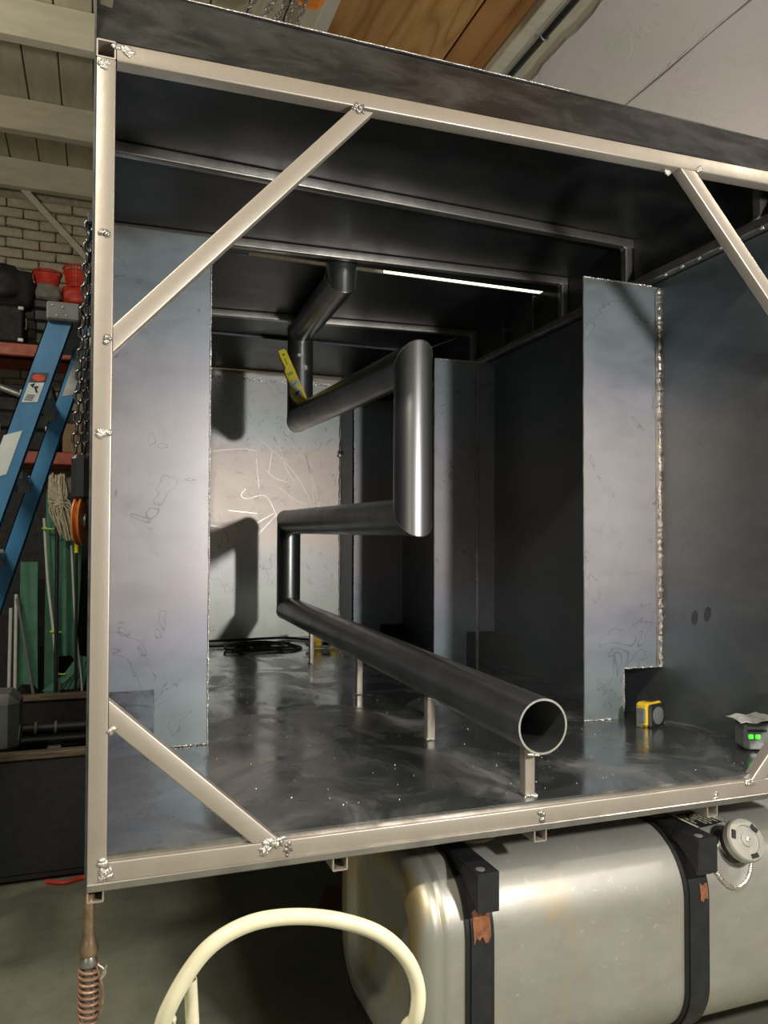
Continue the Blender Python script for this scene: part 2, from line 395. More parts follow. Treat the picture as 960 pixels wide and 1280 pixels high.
# ------------------------------------------------------------ the steel enclosure
E_ = thing('steel_enclosure', 'large open steel box of welded plate on a bare square tube frame', 'steel box', (1.06, 1.9, .80))
Z0, Z1 = .838, 2.598
def T(name, p0, p1, w=.04, h=None, upv=(0, 0, 1), mat='tube', **k):
    return build(sqtube(p0, p1, w, h, upv, **k), name, mat, E_)
T('corner_post', (.02, .02, Z0), (.02, .02, Z1), upv=(0, 1, 0), hollow=False)
T('corner_post', (2.11, .02, Z0), (2.11, .02, Z1+.035), upv=(0, 1, 0), hollow=False)
T('corner_post', (.02, 3.85, Z0), (.02, 3.85, Z1), upv=(0, 1, 0), mat='tubed')
T('corner_post', (2.11, 3.85, Z0), (2.11, 3.85, Z1), upv=(0, 1, 0), mat='tubed')
T('bottom_rail', (.04, .02, .8625), (2.09, .02, .8625), .04, .047)
build(G().box(.0, 2.13, .0155, .022, .885, .895), 'floor_lip', 'tubed', E_)
T('top_rail', (.042, .02, 2.618), (2.13, .02, 2.655))
build(G().cbox(.0, 2.13, -.006, .0, .829, .846, .002), 'rail_lip', 'tubed', E_)
T('side_rail', (.02, .001, 2.620), (.02, 3.85, 2.620))                          # open end shows above the left post
T('side_rail', (2.07, .05, 2.628), (2.07, 3.83, 2.628), .04, .036, mat='tubed')
T('side_rail', (.02, .04, .858), (.02, 3.83, .858)); T('side_rail', (2.11, .04, .858), (2.11, 3.83, .858))
for x in (.552, 1.087, 1.641): T('cross_tube', (x, -.002, .8175), (x, 3.86, .8175), .037)
T('cross_tube', (.018, .004, .818), (.018, 3.8, .818), .034, .03)
# braces in the front opening
def brace(p0, p1, w, n0, n1):
    """square tube brace with its ends cut to the planes n0 and n1"""
    p0, p1, n0, n1 = V(p0), V(p1), V(n0), V(n1); g = sqtube(p0, p1, w, .036, (0, 1, 0), hollow=False); t = (p1-p0).normalized(); h = len(g.v)//2
    for k in range(h): g.v[k] = g.v[k]-t*((g.v[k]-p0).dot(n0)/t.dot(n0))
    for k in range(h, 2*h): g.v[k] = g.v[k]-t*((g.v[k]-p1).dot(n1)/t.dot(n1))
    return build(g, 'brace', 'tube', E_)
XN, ZN = (1, 0, 0), (0, 0, 1)
brace((.0405, .018, 1.995), (.600, .018, 2.600), .041, XN, ZN)
brace((.0405, .018, 1.198), (.378, .018, .8865), .043, XN, ZN)
brace((1.572, .018, 2.623), (2.089, .018, 2.075), .040, ZN, XN)
brace((1.812, .018, .8865), (2.089, .018, 1.18), .042, ZN, XN)
# roof: bars, sheets with a slit, fascia
T('roof_crossbar', (.0, .84, 2.82), (2.09, .925, 2.82), .036, mat='tubed')
T('roof_crossbar', (.0, 1.50, 2.82), (2.09, 1.41, 2.82), .036, mat='tubed')
T('roof_crossbar', (.0, 2.53, 2.82), (2.09, 2.36, 2.82), .036, mat='tubed')
T('roof_crossbar', (.0, .17, 2.82), (2.09, .17, 2.82), .036, mat='tubed')
T('roof_crossbar', (.0, 2.93, 2.83), (2.09, 2.9, 2.83), .02, mat='dark')
T('roof_crossbar', (.0, 3.86, 2.81), (2.09, 3.84, 2.805), .036, mat='tube')
build(G().box(0, 2.13, .112, 1.615, 2.84, 2.844), 'roof_sheet', 'dark', E_)
build(G().box(0, 2.13, 1.66, 2.92, 2.84, 2.844), 'roof_sheet', 'dark', E_)
build(G().box(0, 2.13, 2.925, 3.87, 2.84, 2.844), 'roof_sheet', 'dark', E_)
build(G().box(0, .62, 1.612, 1.663, 2.8445, 2.848), 'roof_strip', 'dark', E_)
g = G(); nx = 24
rs = []
for i in range(nx+1):
    xx = -.002+2.134*i/nx; s_ = i/nx
    zt = 2.842-.006*sin(s_*pi); wv = .002*sin(s_*7)
    rs.append([V((xx, .002+wv, 2.640+.035*s_)), V((xx, .111+wv, zt)), V((xx, .115+wv, zt)), V((xx, .007+wv, 2.640+.035*s_))])
g.rings(rs); build(g, 'fascia_plate', 'fascia', E_)
build(G().bead((0, .109, 2.844), (1.25, .109, 2.844), .0016, .02, 3, .2), 'fascia_edge_weld', 'weld', E_)
T('corner_post', (.018, .022, 2.640), (.018, .11, 2.83), .032, .02, upv=(0, 1, 0), mat='tubed', hollow=False)
for y in (.23, .93, 1.405, 2.35):
    T('stud', (2.072, y, 2.645), (2.072, y, 2.802), .034, upv=(0, 1, 0), mat='tubed', hollow=False)
    T('stud', (.02, y, 2.64), (.02, y, 2.802), .034, upv=(0, 1, 0), mat='tubed', hollow=False)
for y in (1.68, 1.99): T('stud', (2.082, y, 2.645), (2.082, y, 2.84), .03, .01, upv=(0, 1, 0), mat='dark', hollow=False)
# plates
P = lambda name, mat, g, **k: build(g, name, mat, E_, **k)
P('floor_plate', 'floorp', G().box(.0, 2.13, .014, 3.87, .894, .900))
P('side_plate', 'dark', G().box(2.092, 2.096, .04, 3.87, .88, 2.84))
P('side_plate', 'dark', G().box(-.004, .0, .0, 3.87, .84, 2.84))
P('side_plate', 'side', G().box(2.088, 2.0915, .05, 3.83, .9, 2.605), label='lower right side plate with finger marks')
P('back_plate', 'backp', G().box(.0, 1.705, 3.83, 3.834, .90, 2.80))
P('back_plate', 'dark', G().box(1.705, 2.09, 3.83, 3.834, .90, 2.84), label='narrow back plate in the right corner, shade put into its dark colour')  # stands in shadow, so its colour carries the shade
P('back_return', 'dark', G().box(1.70, 1.704, 3.535, 3.83, .90, 2.80))
def wing(y, x0, x1, nx, nz, side, mat='wing', zt=2.585, ch=0, t=.004):
    # outline in X-Z; notch at the wall side of the foot
    if side > 0: pts = [(x0, .9), (nx, .9), (nx, nz), (x1, nz), (x1, zt-ch), (x1-ch, zt), (x0, zt)]
    else: pts = [(x1, .9), (x1, zt), (x0, zt), (x0, nz), (nx, nz), (nx, .9)]
    if side < 0: pts = pts[::-1]
    P('wing_plate', mat, G().prism([(a, y, b_) for a, b_ in pts], (0, t, 0)), smooth=False)
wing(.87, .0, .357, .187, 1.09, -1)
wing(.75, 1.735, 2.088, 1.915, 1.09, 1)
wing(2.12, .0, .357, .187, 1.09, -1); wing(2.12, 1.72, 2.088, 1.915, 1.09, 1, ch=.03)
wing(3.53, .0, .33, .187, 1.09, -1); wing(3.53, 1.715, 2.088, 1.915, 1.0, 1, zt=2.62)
# welds and ground edges
WE = lambda p0, p1, r, mat='weld', **k: build(G().bead(p0, p1, r, **k), 'weld_bead', mat, E_)
WE((2.084, .744, 1.09), (2.084, .744, 2.58), .0085, 'weldrust', step=.008)
WE((2.068, .748, 1.09), (2.068, .748, 2.57), .003, 'tubed', step=.03)
WE((.3575, .869, .902), (.3575, .869, 2.585), .0028, 'weld', step=.03)
WE((.355, .868, .903), (.22, .868, .903), .004)
WE((1.7345, .749, .902), (1.7345, .749, 2.58), .0026, 'tubed', step=.03)
WE((1.7345, .747, .903), (1.86, .747, .903), .0035)
WE((1.915, .748, 1.09), (2.085, .748, 1.09), .004, step=.01); WE((1.914, .748, .93), (1.914, .748, 1.09), .003, step=.02)
WE((1.735, .748, 2.586), (2.05, .748, 2.586), .0035)
WE((1.719, 2.118, .91), (1.719, 2.118, 2.585), .0025, 'tubed', step=.03); WE((1.722, 2.118, 2.587), (2.05, 2.118, 2.587), .003)
WE((1.714, 3.528, .91), (1.714, 3.528, 2.6), .003, 'weld', step=.03)
WE((1.697, 3.825, .95), (1.697, 3.825, 2.75), .008, 'tubed', step=.02, jitter=.5)
WE((1.695, 3.82, 1.82), (1.695, 3.82, 1.98), .008, 'weld', step=.012); WE((1.694, 3.82, 2.22), (1.69, 3.82, 2.28), .016, 'weld', step=.012)
P('ground_edge', 'weld', G().box(.0, 1.69, 3.822, 3.828, 2.755, 2.775), label='bright ground strip along the top of the back plate')
# wire-brushed patches of weld on the frame (all on the front face)
def blob(c, r, n=5, seed=1, mat='weld'):
    rnd = random.Random(seed); g = G()
    for k in range(n*2):
        p = V(c)+V((rnd.uniform(-1, 1)*r[0], .001, rnd.uniform(-1, 1)*r[1])); q = rnd.uniform(.0035, .0075); rs = []
        el = rnd.uniform(.7, 1.6); an = rnd.uniform(0, 3)
        for f, h in ((1, -.002), (.9, .35), (.6, .6), (.15, .7)):
            ring_ = []
            for i in range(9):
                a = 2*pi*i/9; k_ = q*f*rnd.uniform(.8, 1.2); x_, z_ = cos(a)*k_*el, sin(a)*k_/el
                ring_.append(p+V((x_*cos(an)-z_*sin(an), -h*q, x_*sin(an)+z_*cos(an))))
            rs.append(ring_)
        g.rings(rs)
    build(g, 'weld_blob', mat, E_, sharp=60)
blob((.031, -.002, .872), (.006, .02), 7, 2); blob((.045, -.002, .863), (.006, .008), 3, 3)
blob((.395, -.002, .885), (.022, .008), 12, 4); blob((.375, -.002, .868), (.01, .008), 5, 24); blob((.43, -.002, .862), (.006, .012), 4, 5, 'tubed')
blob((.055, -.001, 2.622), (.02, .010), 6, 6); blob((.018, -.001, 2.585), (.012, .008), 6, 7); blob((.03, -.002, 1.99), (.007, .006), 4, 8, 'tubed')
blob((.588, -.002, 2.604), (.012, .008), 5, 9, 'tubed'); blob((1.61, -.002, 2.63), (.008, .008), 3, 10); blob((1.51, .01, 2.61), (.006, .004), 3, 11)
blob((.022, -.002, 1.79), (.012, .006), 6, 12); blob((.02, -.002, 2.22), (.012, .003), 4, 13, 'tubed'); blob((.046, -.001, 1.16), (.004, .006), 3, 14)
blob((1.09, -.002, .864), (.006, .012), 4, 15, 'tubed'); blob((1.655, -.002, .858), (.004, .008), 3, 16); blob((1.775, -.002, .882), (.012, .006), 5, 17)
for k in range(7): build(G().lathe((2.05, .12+k*.09+random.uniform(-.01, .01), 2.607), (-1, 0, -.6), [(.008, 0), (.006, .006), (.001, .009)], 8), 'tack_weld', 'weld', E_)
for x, y, z in ((2.05, .93, 2.80), (2.05, 1.405, 2.80), (2.05, 2.35, 2.80), (2.05, .23, 2.646), (2.05, .93, 2.646)):
    build(G().bead((x-.002, y-.02, z), (x+.006, y+.02, z), .004, .006), 'tack_weld', 'weld', E_)
for y, z, a in ((.564, 1.296, .3), (.499, 1.314, .6)):
    g = G(); g.add([(2.0872, y+.016*cos(t)-.010*sin(t)*a, z+.028*sin(t)) for t in [k*pi/8 for k in range(16)]], [list(range(16))]); build(g, 'finger_mark', 'dark', E_)
# chalk and grinder scratches on the back plate: hair-thin raised scrawl
def arc(pts, n=14):
    P_ = [V(p) for p in pts]; out = []
    P_ = [P_[0]]+P_+[P_[-1]]
    for i in range(1, len(P_)-2):
        for k in range(n):
            t = k/n; a, b_, c_, d_ = P_[i-1:i+3]
            out.append(.5*((2*b_)+(c_-a)*t+(2*a-5*b_+4*c_-d_)*t*t+(3*b_-a-3*c_+d_)*t**3))
    return out+[P_[-1]]
def bz(px, py):      # back-plate X-Z from photo-like coordinates of the scratch sketch
    X = .739+(px-262)*(1.69-.739)/163; Z = .9+(795-py)*(2.78-.9)/(795-470); return (X, 3.8285, Z)
g = G(); rnd = random.Random(3)
for s_ in ([(262, 565), (300, 560), (318, 562)], [(322, 548), (350, 570), (375, 600), (395, 640)], [(345, 543), (355, 580), (368, 600)],
           [(352, 540), (385, 575), (400, 590)], [(375, 545), (388, 590), (392, 630)], [(305, 610), (300, 618), (308, 622), (330, 618), (345, 645), (350, 665)],
           [(345, 605), (365, 620), (382, 628)], [(395, 545), (415, 570)], [(330, 585), (342, 595), (360, 600)], [(318, 570), (322, 610)], [(285, 637), (320, 640)],
           [(262, 655), (300, 660), (340, 640)], [(338, 560), (334, 590)], [(380, 560), (398, 625), (402, 650)], [(400, 560), (418, 600)], [(300, 690), (345, 640)]):
    A_ = arc([bz(*p) for p in s_], 8); wd = .0011+.0010*rnd.random(); vs = []
    for k, p in enumerate(A_):
        t = (A_[min(k+1, len(A_)-1)]-A_[max(k-1, 0)]).normalized(); q = V((t.z, 0, -t.x))*wd*(1 if 0 < k < len(A_)-1 else .2)
        vs += [p+q, p-q]
    g.add(vs, [(2*k, 2*k+1, 2*k+3, 2*k+2) for k in range(len(A_)-1)])
P('scratch_marks', 'scratch', g, kind='stuff')

# ------------------------------------------------------------ serpentine smoke pipe
PP = thing('serpentine_pipe', 'dark steel pipe zigzagging up through the steel box on short legs', 'pipe', (1.08, .02, .9))
rad = .0715
pts = [V(p) for p in ((1.09, -.01, 1.094), (1.10, 2.92, 1.178), (1.10, 2.92, 1.708), (1.10, .906, 1.665), (1.10, .906, 2.235), (1.06, 2.49, 2.278), (1.06, 2.49, 2.762), (1.03, 1.60, 2.757), (1.03, 1.60, 2.838))]
def mitre(p0, p1, n0, n1, g, r, seg=48, inner=False):
    ax = (p1-p0).normalized(); a = V((1, 0, 0)); u = (a-ax*a.dot(ax)).normalized(); w_ = ax.cross(u)
    rr = []
    for p, n_ in ((p0, n0), (p1, n1)):
        ring = []
        for k in range(seg):
            d = (u*cos(2*pi*k/seg)+w_*sin(2*pi*k/seg))*r; q = p+d
            ring.append(q-ax*((q-p).dot(n_)/ax.dot(n_)))
        rr.append(ring)
    return rr
for i in range(8):
    p0, p1 = pts[i], pts[i+1]; d = (p1-p0).normalized()
    n0 = d if i == 0 else ((d+(pts[i]-pts[i-1]).normalized()).normalized())
    n1 = V((0, 0, 1)) if i == 7 else ((d+(pts[i+2]-pts[i+1]).normalized()).normalized())
    if i == 0: n0 = V((0, 1, 0))
    g = G(); o_ = mitre(p0, p1, n0, n1, g, rad)
    if i == 0:
        inn = mitre(p0, p1, n0, n1, g, rad-.0055)
        g.rings([inn[1], inn[0]], True, True, False)
        q = len(g.f); g.rings([inn[0], o_[0]], True, False, False, 1); g.rings(o_, True, False, True)
        build(g, 'pipe_section', ['pipe', 'pipecut'], PP, sharp=30)
    else:
        g.rings([o_[0], o_[1]], True, False, False); build(g, 'pipe_section', 'pipe', PP)
    if i > 0:      # mitre weld ring
        g2 = G(); g2.tube([q_ for q_ in mitre(p0, p1, n0, n1, g2, rad+.0003)[0]], .0016, 6, loop=True); build(g2, 'mitre_weld', 'tubed', PP)
for x, y, zt, wd in ((1.05, .06, 1.026, .03), (1.044, .695, 1.045, .03), (1.07, 1.547, 1.07, .028), (1.10, 2.49, 1.10, .026)):
    x += .035
    lg = build(sqtube((x, y, .9), (x, y, zt), wd, upv=(0, 1, 0), hollow=False), 'support_leg', 'tube', PP)
    build(G().tube([(x+wd*.55*cx, y+wd*.55*cy, .903) for cx, cy in ((-1, -1), (1, -1), (1, 1), (-1, 1))], .004, 6, loop=True), 'foot_weld', 'weld', lg)
build(G().bead((1.045, -.008, 1.025), (1.08, -.008, 1.022), .004, .006), 'leg_weld', 'weldrust', PP)

# ------------------------------------------------------------ small things in the box
def orient(g, o, ax, ay, az, sx=1):
    """move local verts to origin o along axes"""
    o, ax, ay, az = V(o), V(ax).normalized(), V(ay).normalized(), V(az).normalized()
    g.v = [o+ax*p.x+ay*p.y+az*p.z for p in g.v]; return g
# torpedo level leaning at the elbow (local x = width, y = thickness, z = length)
lz = V((.945-1.075, 0, 2.63-2.35)).normalized(); lo = V((1.055, 2.383, 2.352)); lx = V((lz.z, 0, -lz.x)); ly = V((0, 1, 0))
def wide(g):
    g.v = [V((p.x*1.3, p.y, p.z)) for p in g.v]; return g
LV = thing('spirit_level', 'yellow torpedo spirit level leaning at the pipe elbow', 'spirit level', lo)
g = G().prism([(-.028, 0, 0), (.012, 0, 0), (.019, 0, .012), (.019, 0, .285), (.012, 0, .30), (-.014, 0, .30), (-.017, 0, .27), (-.015, 0, .20), (-.024, 0, .19), (-.026, 0, .125), (-.020, 0, .105), (-.034, 0, .09), (-.040, 0, .06), (-.038, 0, .03)], (0, .022, 0))
build(orient(wide(g), lo, lx, ly, lz), 'body', 'yellowl', LV)
for zc, xc in ((.055, -.012), (.105, -.007)):
    g = G().lathe((xc, -.001, zc), (0, -1, 0), [(.023, -.002), (.023, .002), (.017, .003), (.016, .0005)], 24); build(orient(wide(g), lo, lx, ly, lz), 'vial_ring', 'white', LV)
    g = G().tube([(xc-.011, -.0035, zc-.006), (xc+.011, -.0035, zc+.006)], .005, 10); build(orient(wide(g), lo, lx, ly, lz), 'vial', 'black' if zc < .08 else 'screen', LV)
g = G().tube([(-.018, .0, .165), (.004, .0, .165)], .009, 12); build(orient(wide(g), lo, lx, ly, lz), 'vial', 'screen', LV)
g = G().lathe((0, -.0005, .272), (0, -1, 0), [(.005, -.001), (.005, .001)], 14); build(orient(wide(g), lo, lx, ly, lz), 'hang_hole', 'black', LV)
g = G().box(-.004, .0, -.001, 0, .215, .25); build(orient(wide(g), lo, lx, ly, lz), 'marking', 'hammerw', LV)
# tape measure
TM = thing('tape_measure', 'yellow and black tape measure standing on the box floor', 'tape measure', (1.93, .62, .9))
def tm(g):
    g.v = [p*1.22 for p in g.v]; return orient(g, (1.875, .635, .9), (cos(R(-72)), sin(R(-72)), 0), (-sin(R(-72)), cos(R(-72)), 0), (0, 0, 1))
build(tm(G().cbox(.0, .042, 0, .085, .0, .072, .008)), 'case', 'yellow', TM)
build(tm(G().cbox(.006, .036, -.004, .004, .012, .056, .004)), 'grip_inset', 'grey', TM)
build(tm(G().cbox(.04, .052, .004, .082, .0, .068, .010)), 'side_cover', 'black', TM)
build(tm(G().cbox(-.004, .004, .02, .07, .01, .06, .003)), 'side_cover', 'black', TM)
build(tm(G().lathe((.052, .04, .034), (1, 0, 0), [(.026, 0), (.026, .003), (.022, .004)], 24)), 'belt_clip', 'grey', TM)
build(tm(G().cbox(.006, .036, .03, .08, .069, .078, .006)), 'thumb_lock', 'black', TM)
build(tm(G().box(.014, .03, -.012, -.003, .002, .012)), 'blade_hook', 'lgrey', TM)
# charger / battery with two green lights at the right front
BC = thing('battery_charger', 'small grey battery unit with two green lights at the right front corner', 'charger', (2.02, .2, .9))
def bc(g): return orient(g, (1.975, .215, .9), (cos(R(-22)), sin(R(-22)), 0), (-sin(R(-22)), cos(R(-22)), 0), (0, 0, 1))
build(bc(G().cbox(0, .085, 0, .085, .004, .088, .008)), 'case', 'grey', BC)
build(bc(G().cbox(.012, .06, -.003, .004, .006, .032, .003)), 'front_panel', 'lgrey', BC)
build(bc(G().box(.008, .07, -.002, .002, .062, .070)), 'slot', 'black', BC)
for x in (.012, .034): build(bc(G().cbox(x, x+.015, -.004, .002, .040, .054, .002)), 'status_light', 'led', BC)
g = G(); n_ = 9
tp = [[V((-.02+.13*i/(n_-1), -.02+.12*j/4, .093+.004*sin(i*1.7+j)+.010*i/(n_-1))) for i in range(n_)] for j in range(5)]
for j in range(4):
    for i in range(n_-1): g.add([tp[j][i], tp[j][i+1], tp[j+1][i+1], tp[j+1][i], tp[j][i]+V((0, 0, .002)), tp[j][i+1]+V((0, 0, .002)), tp[j+1][i+1]+V((0, 0, .002)), tp[j+1][i]+V((0, 0, .002))], [(0, 3, 2, 1), (4, 5, 6, 7), (0, 1, 5, 4), (2, 3, 7, 6), (1, 2, 6, 5), (3, 0, 4, 7)])
tag(build(bc(g), 'folded_tape_strip', 'white'), 'crumpled silvery strip lying on the grey battery unit', 'strip')
# yellow drill lying near the back
DR = thing('power_drill', 'yellow power tool lying on the box floor behind the first pipe leg', 'power tool', (1.38, 3.1, .9))
build(G().cbox(1.30, 1.47, 3.08, 3.14, .905, .965, .02), 'motor_housing', 'yellow', DR)
build(G().prism([(1.31, 3.08, .95), (1.38, 3.08, .955), (1.34, 3.08, 1.03), (1.28, 3.08, 1.02)], (0, .05, 0)), 'grip', 'yellow', DR)
build(G().lathe((1.385, 3.08, .936), (0, -1, 0), [(.034, -.01), (.034, .004), (.026, .006), (.024, 0)], 24), 'gear_cover', 'grey', DR)
build(G().lathe((1.30, 3.11, .935), (-1, 0, 0), [(.024, 0), (.018, .03), (.012, .04)], 16), 'nose', 'grey', DR)
for x, z, h in ((1.52, .9, .17), (1.56, .9, .15)):
    tag(build(G().tube([(x, 3.30, z), (x, 3.30, z+h)], .012, 12), 'steel_rod_offcut', 'tube'), 'short bright rod offcut standing behind the long pipe, '+('left one' if x < 1.54 else 'right one'), 'rod')
# cable coil on the floor at the back
g = G(); rnd = random.Random(5); path = []
for k in range(160):
    t = k/159; a = t*2*pi*3.2; path.append((.98+.24*sin(a)*(1-.25*t)+.05*sin(a*.31), 3.25+.22*cos(a+.4*sin(a))*(.8+.2*sin(t*9)), .909+.012*t+.004*sin(a*2.3)))
path += [(.9-.12*k, 3.42+.05*sin(k*1.3), .908) for k in range(1, 7)]
tag(build(G().tube(arc(path[::3], 3), .0075, 8), 'power_cable', 'rubber'), 'black cable coiled loosely on the box floor before the back plate', 'cable')
g = G().tube(arc([(.45, 3.5, .912), (.7, 3.62, .912), (1.0, 3.55, .925), (1.25, 3.66, .912), (1.42, 3.45, .912)], 10), .009, 8)
tag(build(g, 'air_hose', 'black'), 'black hose lying straight along the foot of the back plate', 'hose')
g = sqtube((1.915, 1.99, .9), (1.975, 2.105, 2.52), .022, .008, (1, 0, 0), hollow=False, r=.002)
tag(build(g, 'flat_bar', 'tubed'), 'narrow flat steel bar leaning against the far right wing plate', 'steel bar')
g = G().tube([(1.72, 2.6, 2.70), (1.96, 2.36, 2.78)], .0022, 6)
tag(build(g, 'welding_wire', 'weld'), 'thin bright wire stretched below the roof behind the tall pipe', 'wire')
# weld spatter and grinding crumbs on the floor
g = G(); rnd = random.Random(9)
for k in range(170):
    x, y = rnd.uniform(.3, 2.05), rnd.uniform(.06, 1.6); r = rnd.uniform(.0008, .0024)
    g.lathe((x, y, .9), (0, 0, 1), [(r, 0), (r*.8, r), (r*.1, r*1.3)], 5)
build(g, 'weld_spatter', 'weld', E_, kind='stuff')

# ------------------------------------------------------------ fuel tank
TK = thing('fuel_tank', 'aluminium fuel tank with rounded corners under the steel box', 'fuel tank', (1.85, .37, .15))
TY0, TY1, TZ0, TZ1, TR = .02, .72, .155, .735, .17
def rr(x, ins, n=14):
    y0, y1, z0, z1 = TY0+ins, TY1-ins, TZ0+ins, TZ1-ins; r = max(TR-ins*.8, .02); out = []
    for cy, cz, a0 in ((y1-r, z1-r, 0), (y0+r, z1-r, 90), (y0+r, z0+r, 180), (y1-r, z0+r, 270)):
        for k in range(n): a = R(a0+90*k/(n-1)); out.append(V((x, cy+cos(a)*r, cz+sin(a)*r)))
    return out
g = G().rings([rr(.842, 0), rr(1.8, 0), rr(2.9, 0), rr(2.94, .03)], True, False, True)
build(g, 'tank_shell', 'alu', TK, sharp=45)
g = G().rings([rr(.800, .13), rr(.795, .115), rr(.790, .105), rr(.772, .095), rr(.768, .075), rr(.766, .045), rr(.770, .028), rr(.782, .010), rr(.800, .002), rr(.812, 0), rr(.822, .0035), rr(.826, .0035), rr(.832, -.001), rr(.844, -.001)], True, True, False)
build(g, 'tank_end', 'alurim', TK, sharp=60)
def strap(x0, x1, seed):
    def band(e0, e1, a, b_, name, mat):
        g = G(); rs = []
        i0, i1 = rr(0, -e0), rr(0, -e1); n_ = len(i0)
        # skip the back: use the loop's top, front and bottom
        for k in range(5, n_-4): rs.append([V((a, i0[k].y, i0[k].z)), V((b_, i0[k].y, i0[k].z)), V((b_, i1[k].y, i1[k].z)), V((a, i1[k].y, i1[k].z))])
        g.rings(rs); return build(g, name, mat, TK)
    band(.0005, .006, x0-.012, x1+.008, 'rubber_strip', 'rubber'); st = band(.006, .011, x0, x1, 'strap', 'black')
    # bracket arm reaching over the front corner
    y0 = -.026; z1 = .752
    g = G().prism([(x0, y0, z1), (x0, y0, .655), (x0, y0+.012, .655), (x0, y0+.03, z1-.03), (x0, .14, z1-.012), (x0, .6, z1-.010), (x0, .6, z1)], (x1-x0, 0, 0))
    build(g, 'bracket_arm', 'black', TK, smooth=False)
    build(G().prism([(x0-.001, y0+.004, z1-.003), (x0-.001, y0+.004, .66), (x0-.001, .06, .715), (x0-.001, .3, z1-.006)], (.003, 0, 0)), 'bracket_gusset', 'blackm', TK, smooth=False)
    build(G().lathe(((x0+x1)/2-.01, .0, z1), (0, 0, 1), [(.012, -.001), (.012, .0012), (.009, .002)], 14), 'bolt_hole_washer', 'lgrey', TK)
    rz = (.575, .64) if seed == 1 else (.57, .61)
    xa, xb = (x0+.006, x1-.004) if seed == 1 else (x0+.035, x1-.002)
    rnd = random.Random(seed); g = G()
    top = [(xa+(xb-xa)*t/6, rz[1]+rnd.uniform(-.003, .003)) for t in range(7)]; bot = [(xb-(xb-xa)*t/6, rz[0]+rnd.uniform(-.012, .01)) for t in range(7)]
    pl = top+bot
    def yy(z):      # front of strap at this height
        cz = TZ1-TR; d = z-cz; r = TR+.0115
        return (TY0+TR)-math.sqrt(max(0, r*r-d*d)) if d > 0 else TY0-.0115
    nr = 6; vs = []
    for q in range(nr+1):
        for t in range(7):
            a = top[t][0]; b_ = top[t][1]+(bot[6-t][1]-top[t][1])*q/nr; vs.append((a, yy(b_)-.0018, b_))
    g.add(vs, [(q*7+t, q*7+t+1, q*7+t+8, q*7+t+7) for q in range(nr) for t in range(6)]); build(g, 'rust_patch', 'rust', TK)
strap(.897, .955, 1); strap(1.572, 1.635, 2)
build(G().box(1.575, 1.63, .16, .30, .7522, .7527), 'rust_patch', 'rust', TK)
# black mounting bracket behind the left end
g = G(); i0, i1 = rr(0, -.012), rr(0, -.042); n_ = len(i0); rs = []
for k in list(range(46, 56)): rs.append([V((.79, i0[k].y, i0[k].z)), V((.87, i0[k].y, i0[k].z)), V((.87, i1[k].y, i1[k].z)), V((.79, i1[k].y, i1[k].z))])
rs = [[V((.79, .20, TZ0-.012)), V((.87, .20, TZ0-.012)), V((.87, .20, TZ0-.042)), V((.79, .20, TZ0-.042))]]+[
     [V((.79, i0[k].y, i0[k].z)), V((.87, i0[k].y, i0[k].z)), V((.87, i1[k].y, i1[k].z)), V((.79, i1[k].y, i1[k].z))] for k in range(42, 56)]+[
     [V((.79, TY1+.012, .79)), V((.87, TY1+.012, .79)), V((.87, TY1+.042, .79)), V((.79, TY1+.042, .79))]]
g.rings(rs); build(g, 'mounting_bracket', 'blackm', TK)
# sender plate on top near the left bracket, filler neck, cap, sticker
g = G().lathe((1.02, .27, TZ1), (0, 0, 1), [(.075, 0), (.073, .006), (.062, .008), (.06, .002), (.045, .002), (.045, .010), (.002, .011)], 30); build(g, 'sender_flange', 'alurim', TK)
nc = V((1.765, .085, .668)); nd = V((0, -.85, .52)).normalized(); side = V((1, 0, 0)); tan = nd.cross(side)
g = G(); ring0 = []
for k in range(40):
    a = 2*pi*k/40; X_ = 1.745+.078*cos(a); s_ = .118*sin(a)     # around the shell's corner
    th = R(45)+s_/TR; ring0.append(V((X_, (TY0+TR)-cos(th)*(TR+.003), (TZ1-TR)+sin(th)*(TR+.003))))
g.tube(ring0, .007, 8, loop=True); build(g, 'filler_weld_ring', 'weld', TK)
rs = []
for t in (0, .3, .6, 1):
    rs.append([ring0[k].lerp(nc+nd*.05+(side*cos(2*pi*k/40)+tan*-sin(2*pi*k/40))*.052, t)+nd*.0 for k in range(40)])
g = G().rings(rs, True, False, False); build(g, 'filler_dish', 'alu', TK)
g = G().lathe(nc-nd*.0, nd, [(.05, -.02), (.05, .085)], 32); build(g, 'filler_neck', 'black', TK)
cp = build(G().lathe(nc+nd*.072, nd, [(.054, 0), (.060, .004), (.061, .024), (.057, .030), (.040, .031), (.039, .027), (.020, .027), (.019, .031), (.001, .032)], 40), 'filler_cap', 'alu', TK)
for k in range(3):
    a = 2*pi*k/3+.6; ca = nc+nd*.102+(side*cos(a)+tan*sin(a))*.045; u_ = (side*cos(a)+tan*sin(a)); v_ = nd.cross(u_)
    g = G(); vs = [(x_*.012, y_*.006, z_*.004) for z_ in (-1, 1) for y_ in (-1, 1) for x_ in (-1, 1)]
    g.add(vs, [(0, 2, 3, 1), (4, 5, 7, 6), (0, 1, 5, 4), (2, 6, 7, 3), (0, 4, 6, 2), (1, 3, 7, 5)]); build(orient(g, ca, v_, u_, nd), 'cap_lug', 'blackm', cp)
build(G().lathe(nc+nd*.103, nd, [(.008, 0), (.007, .004), (.001, .005)], 12), 'cap_rivet', 'weld', cp)
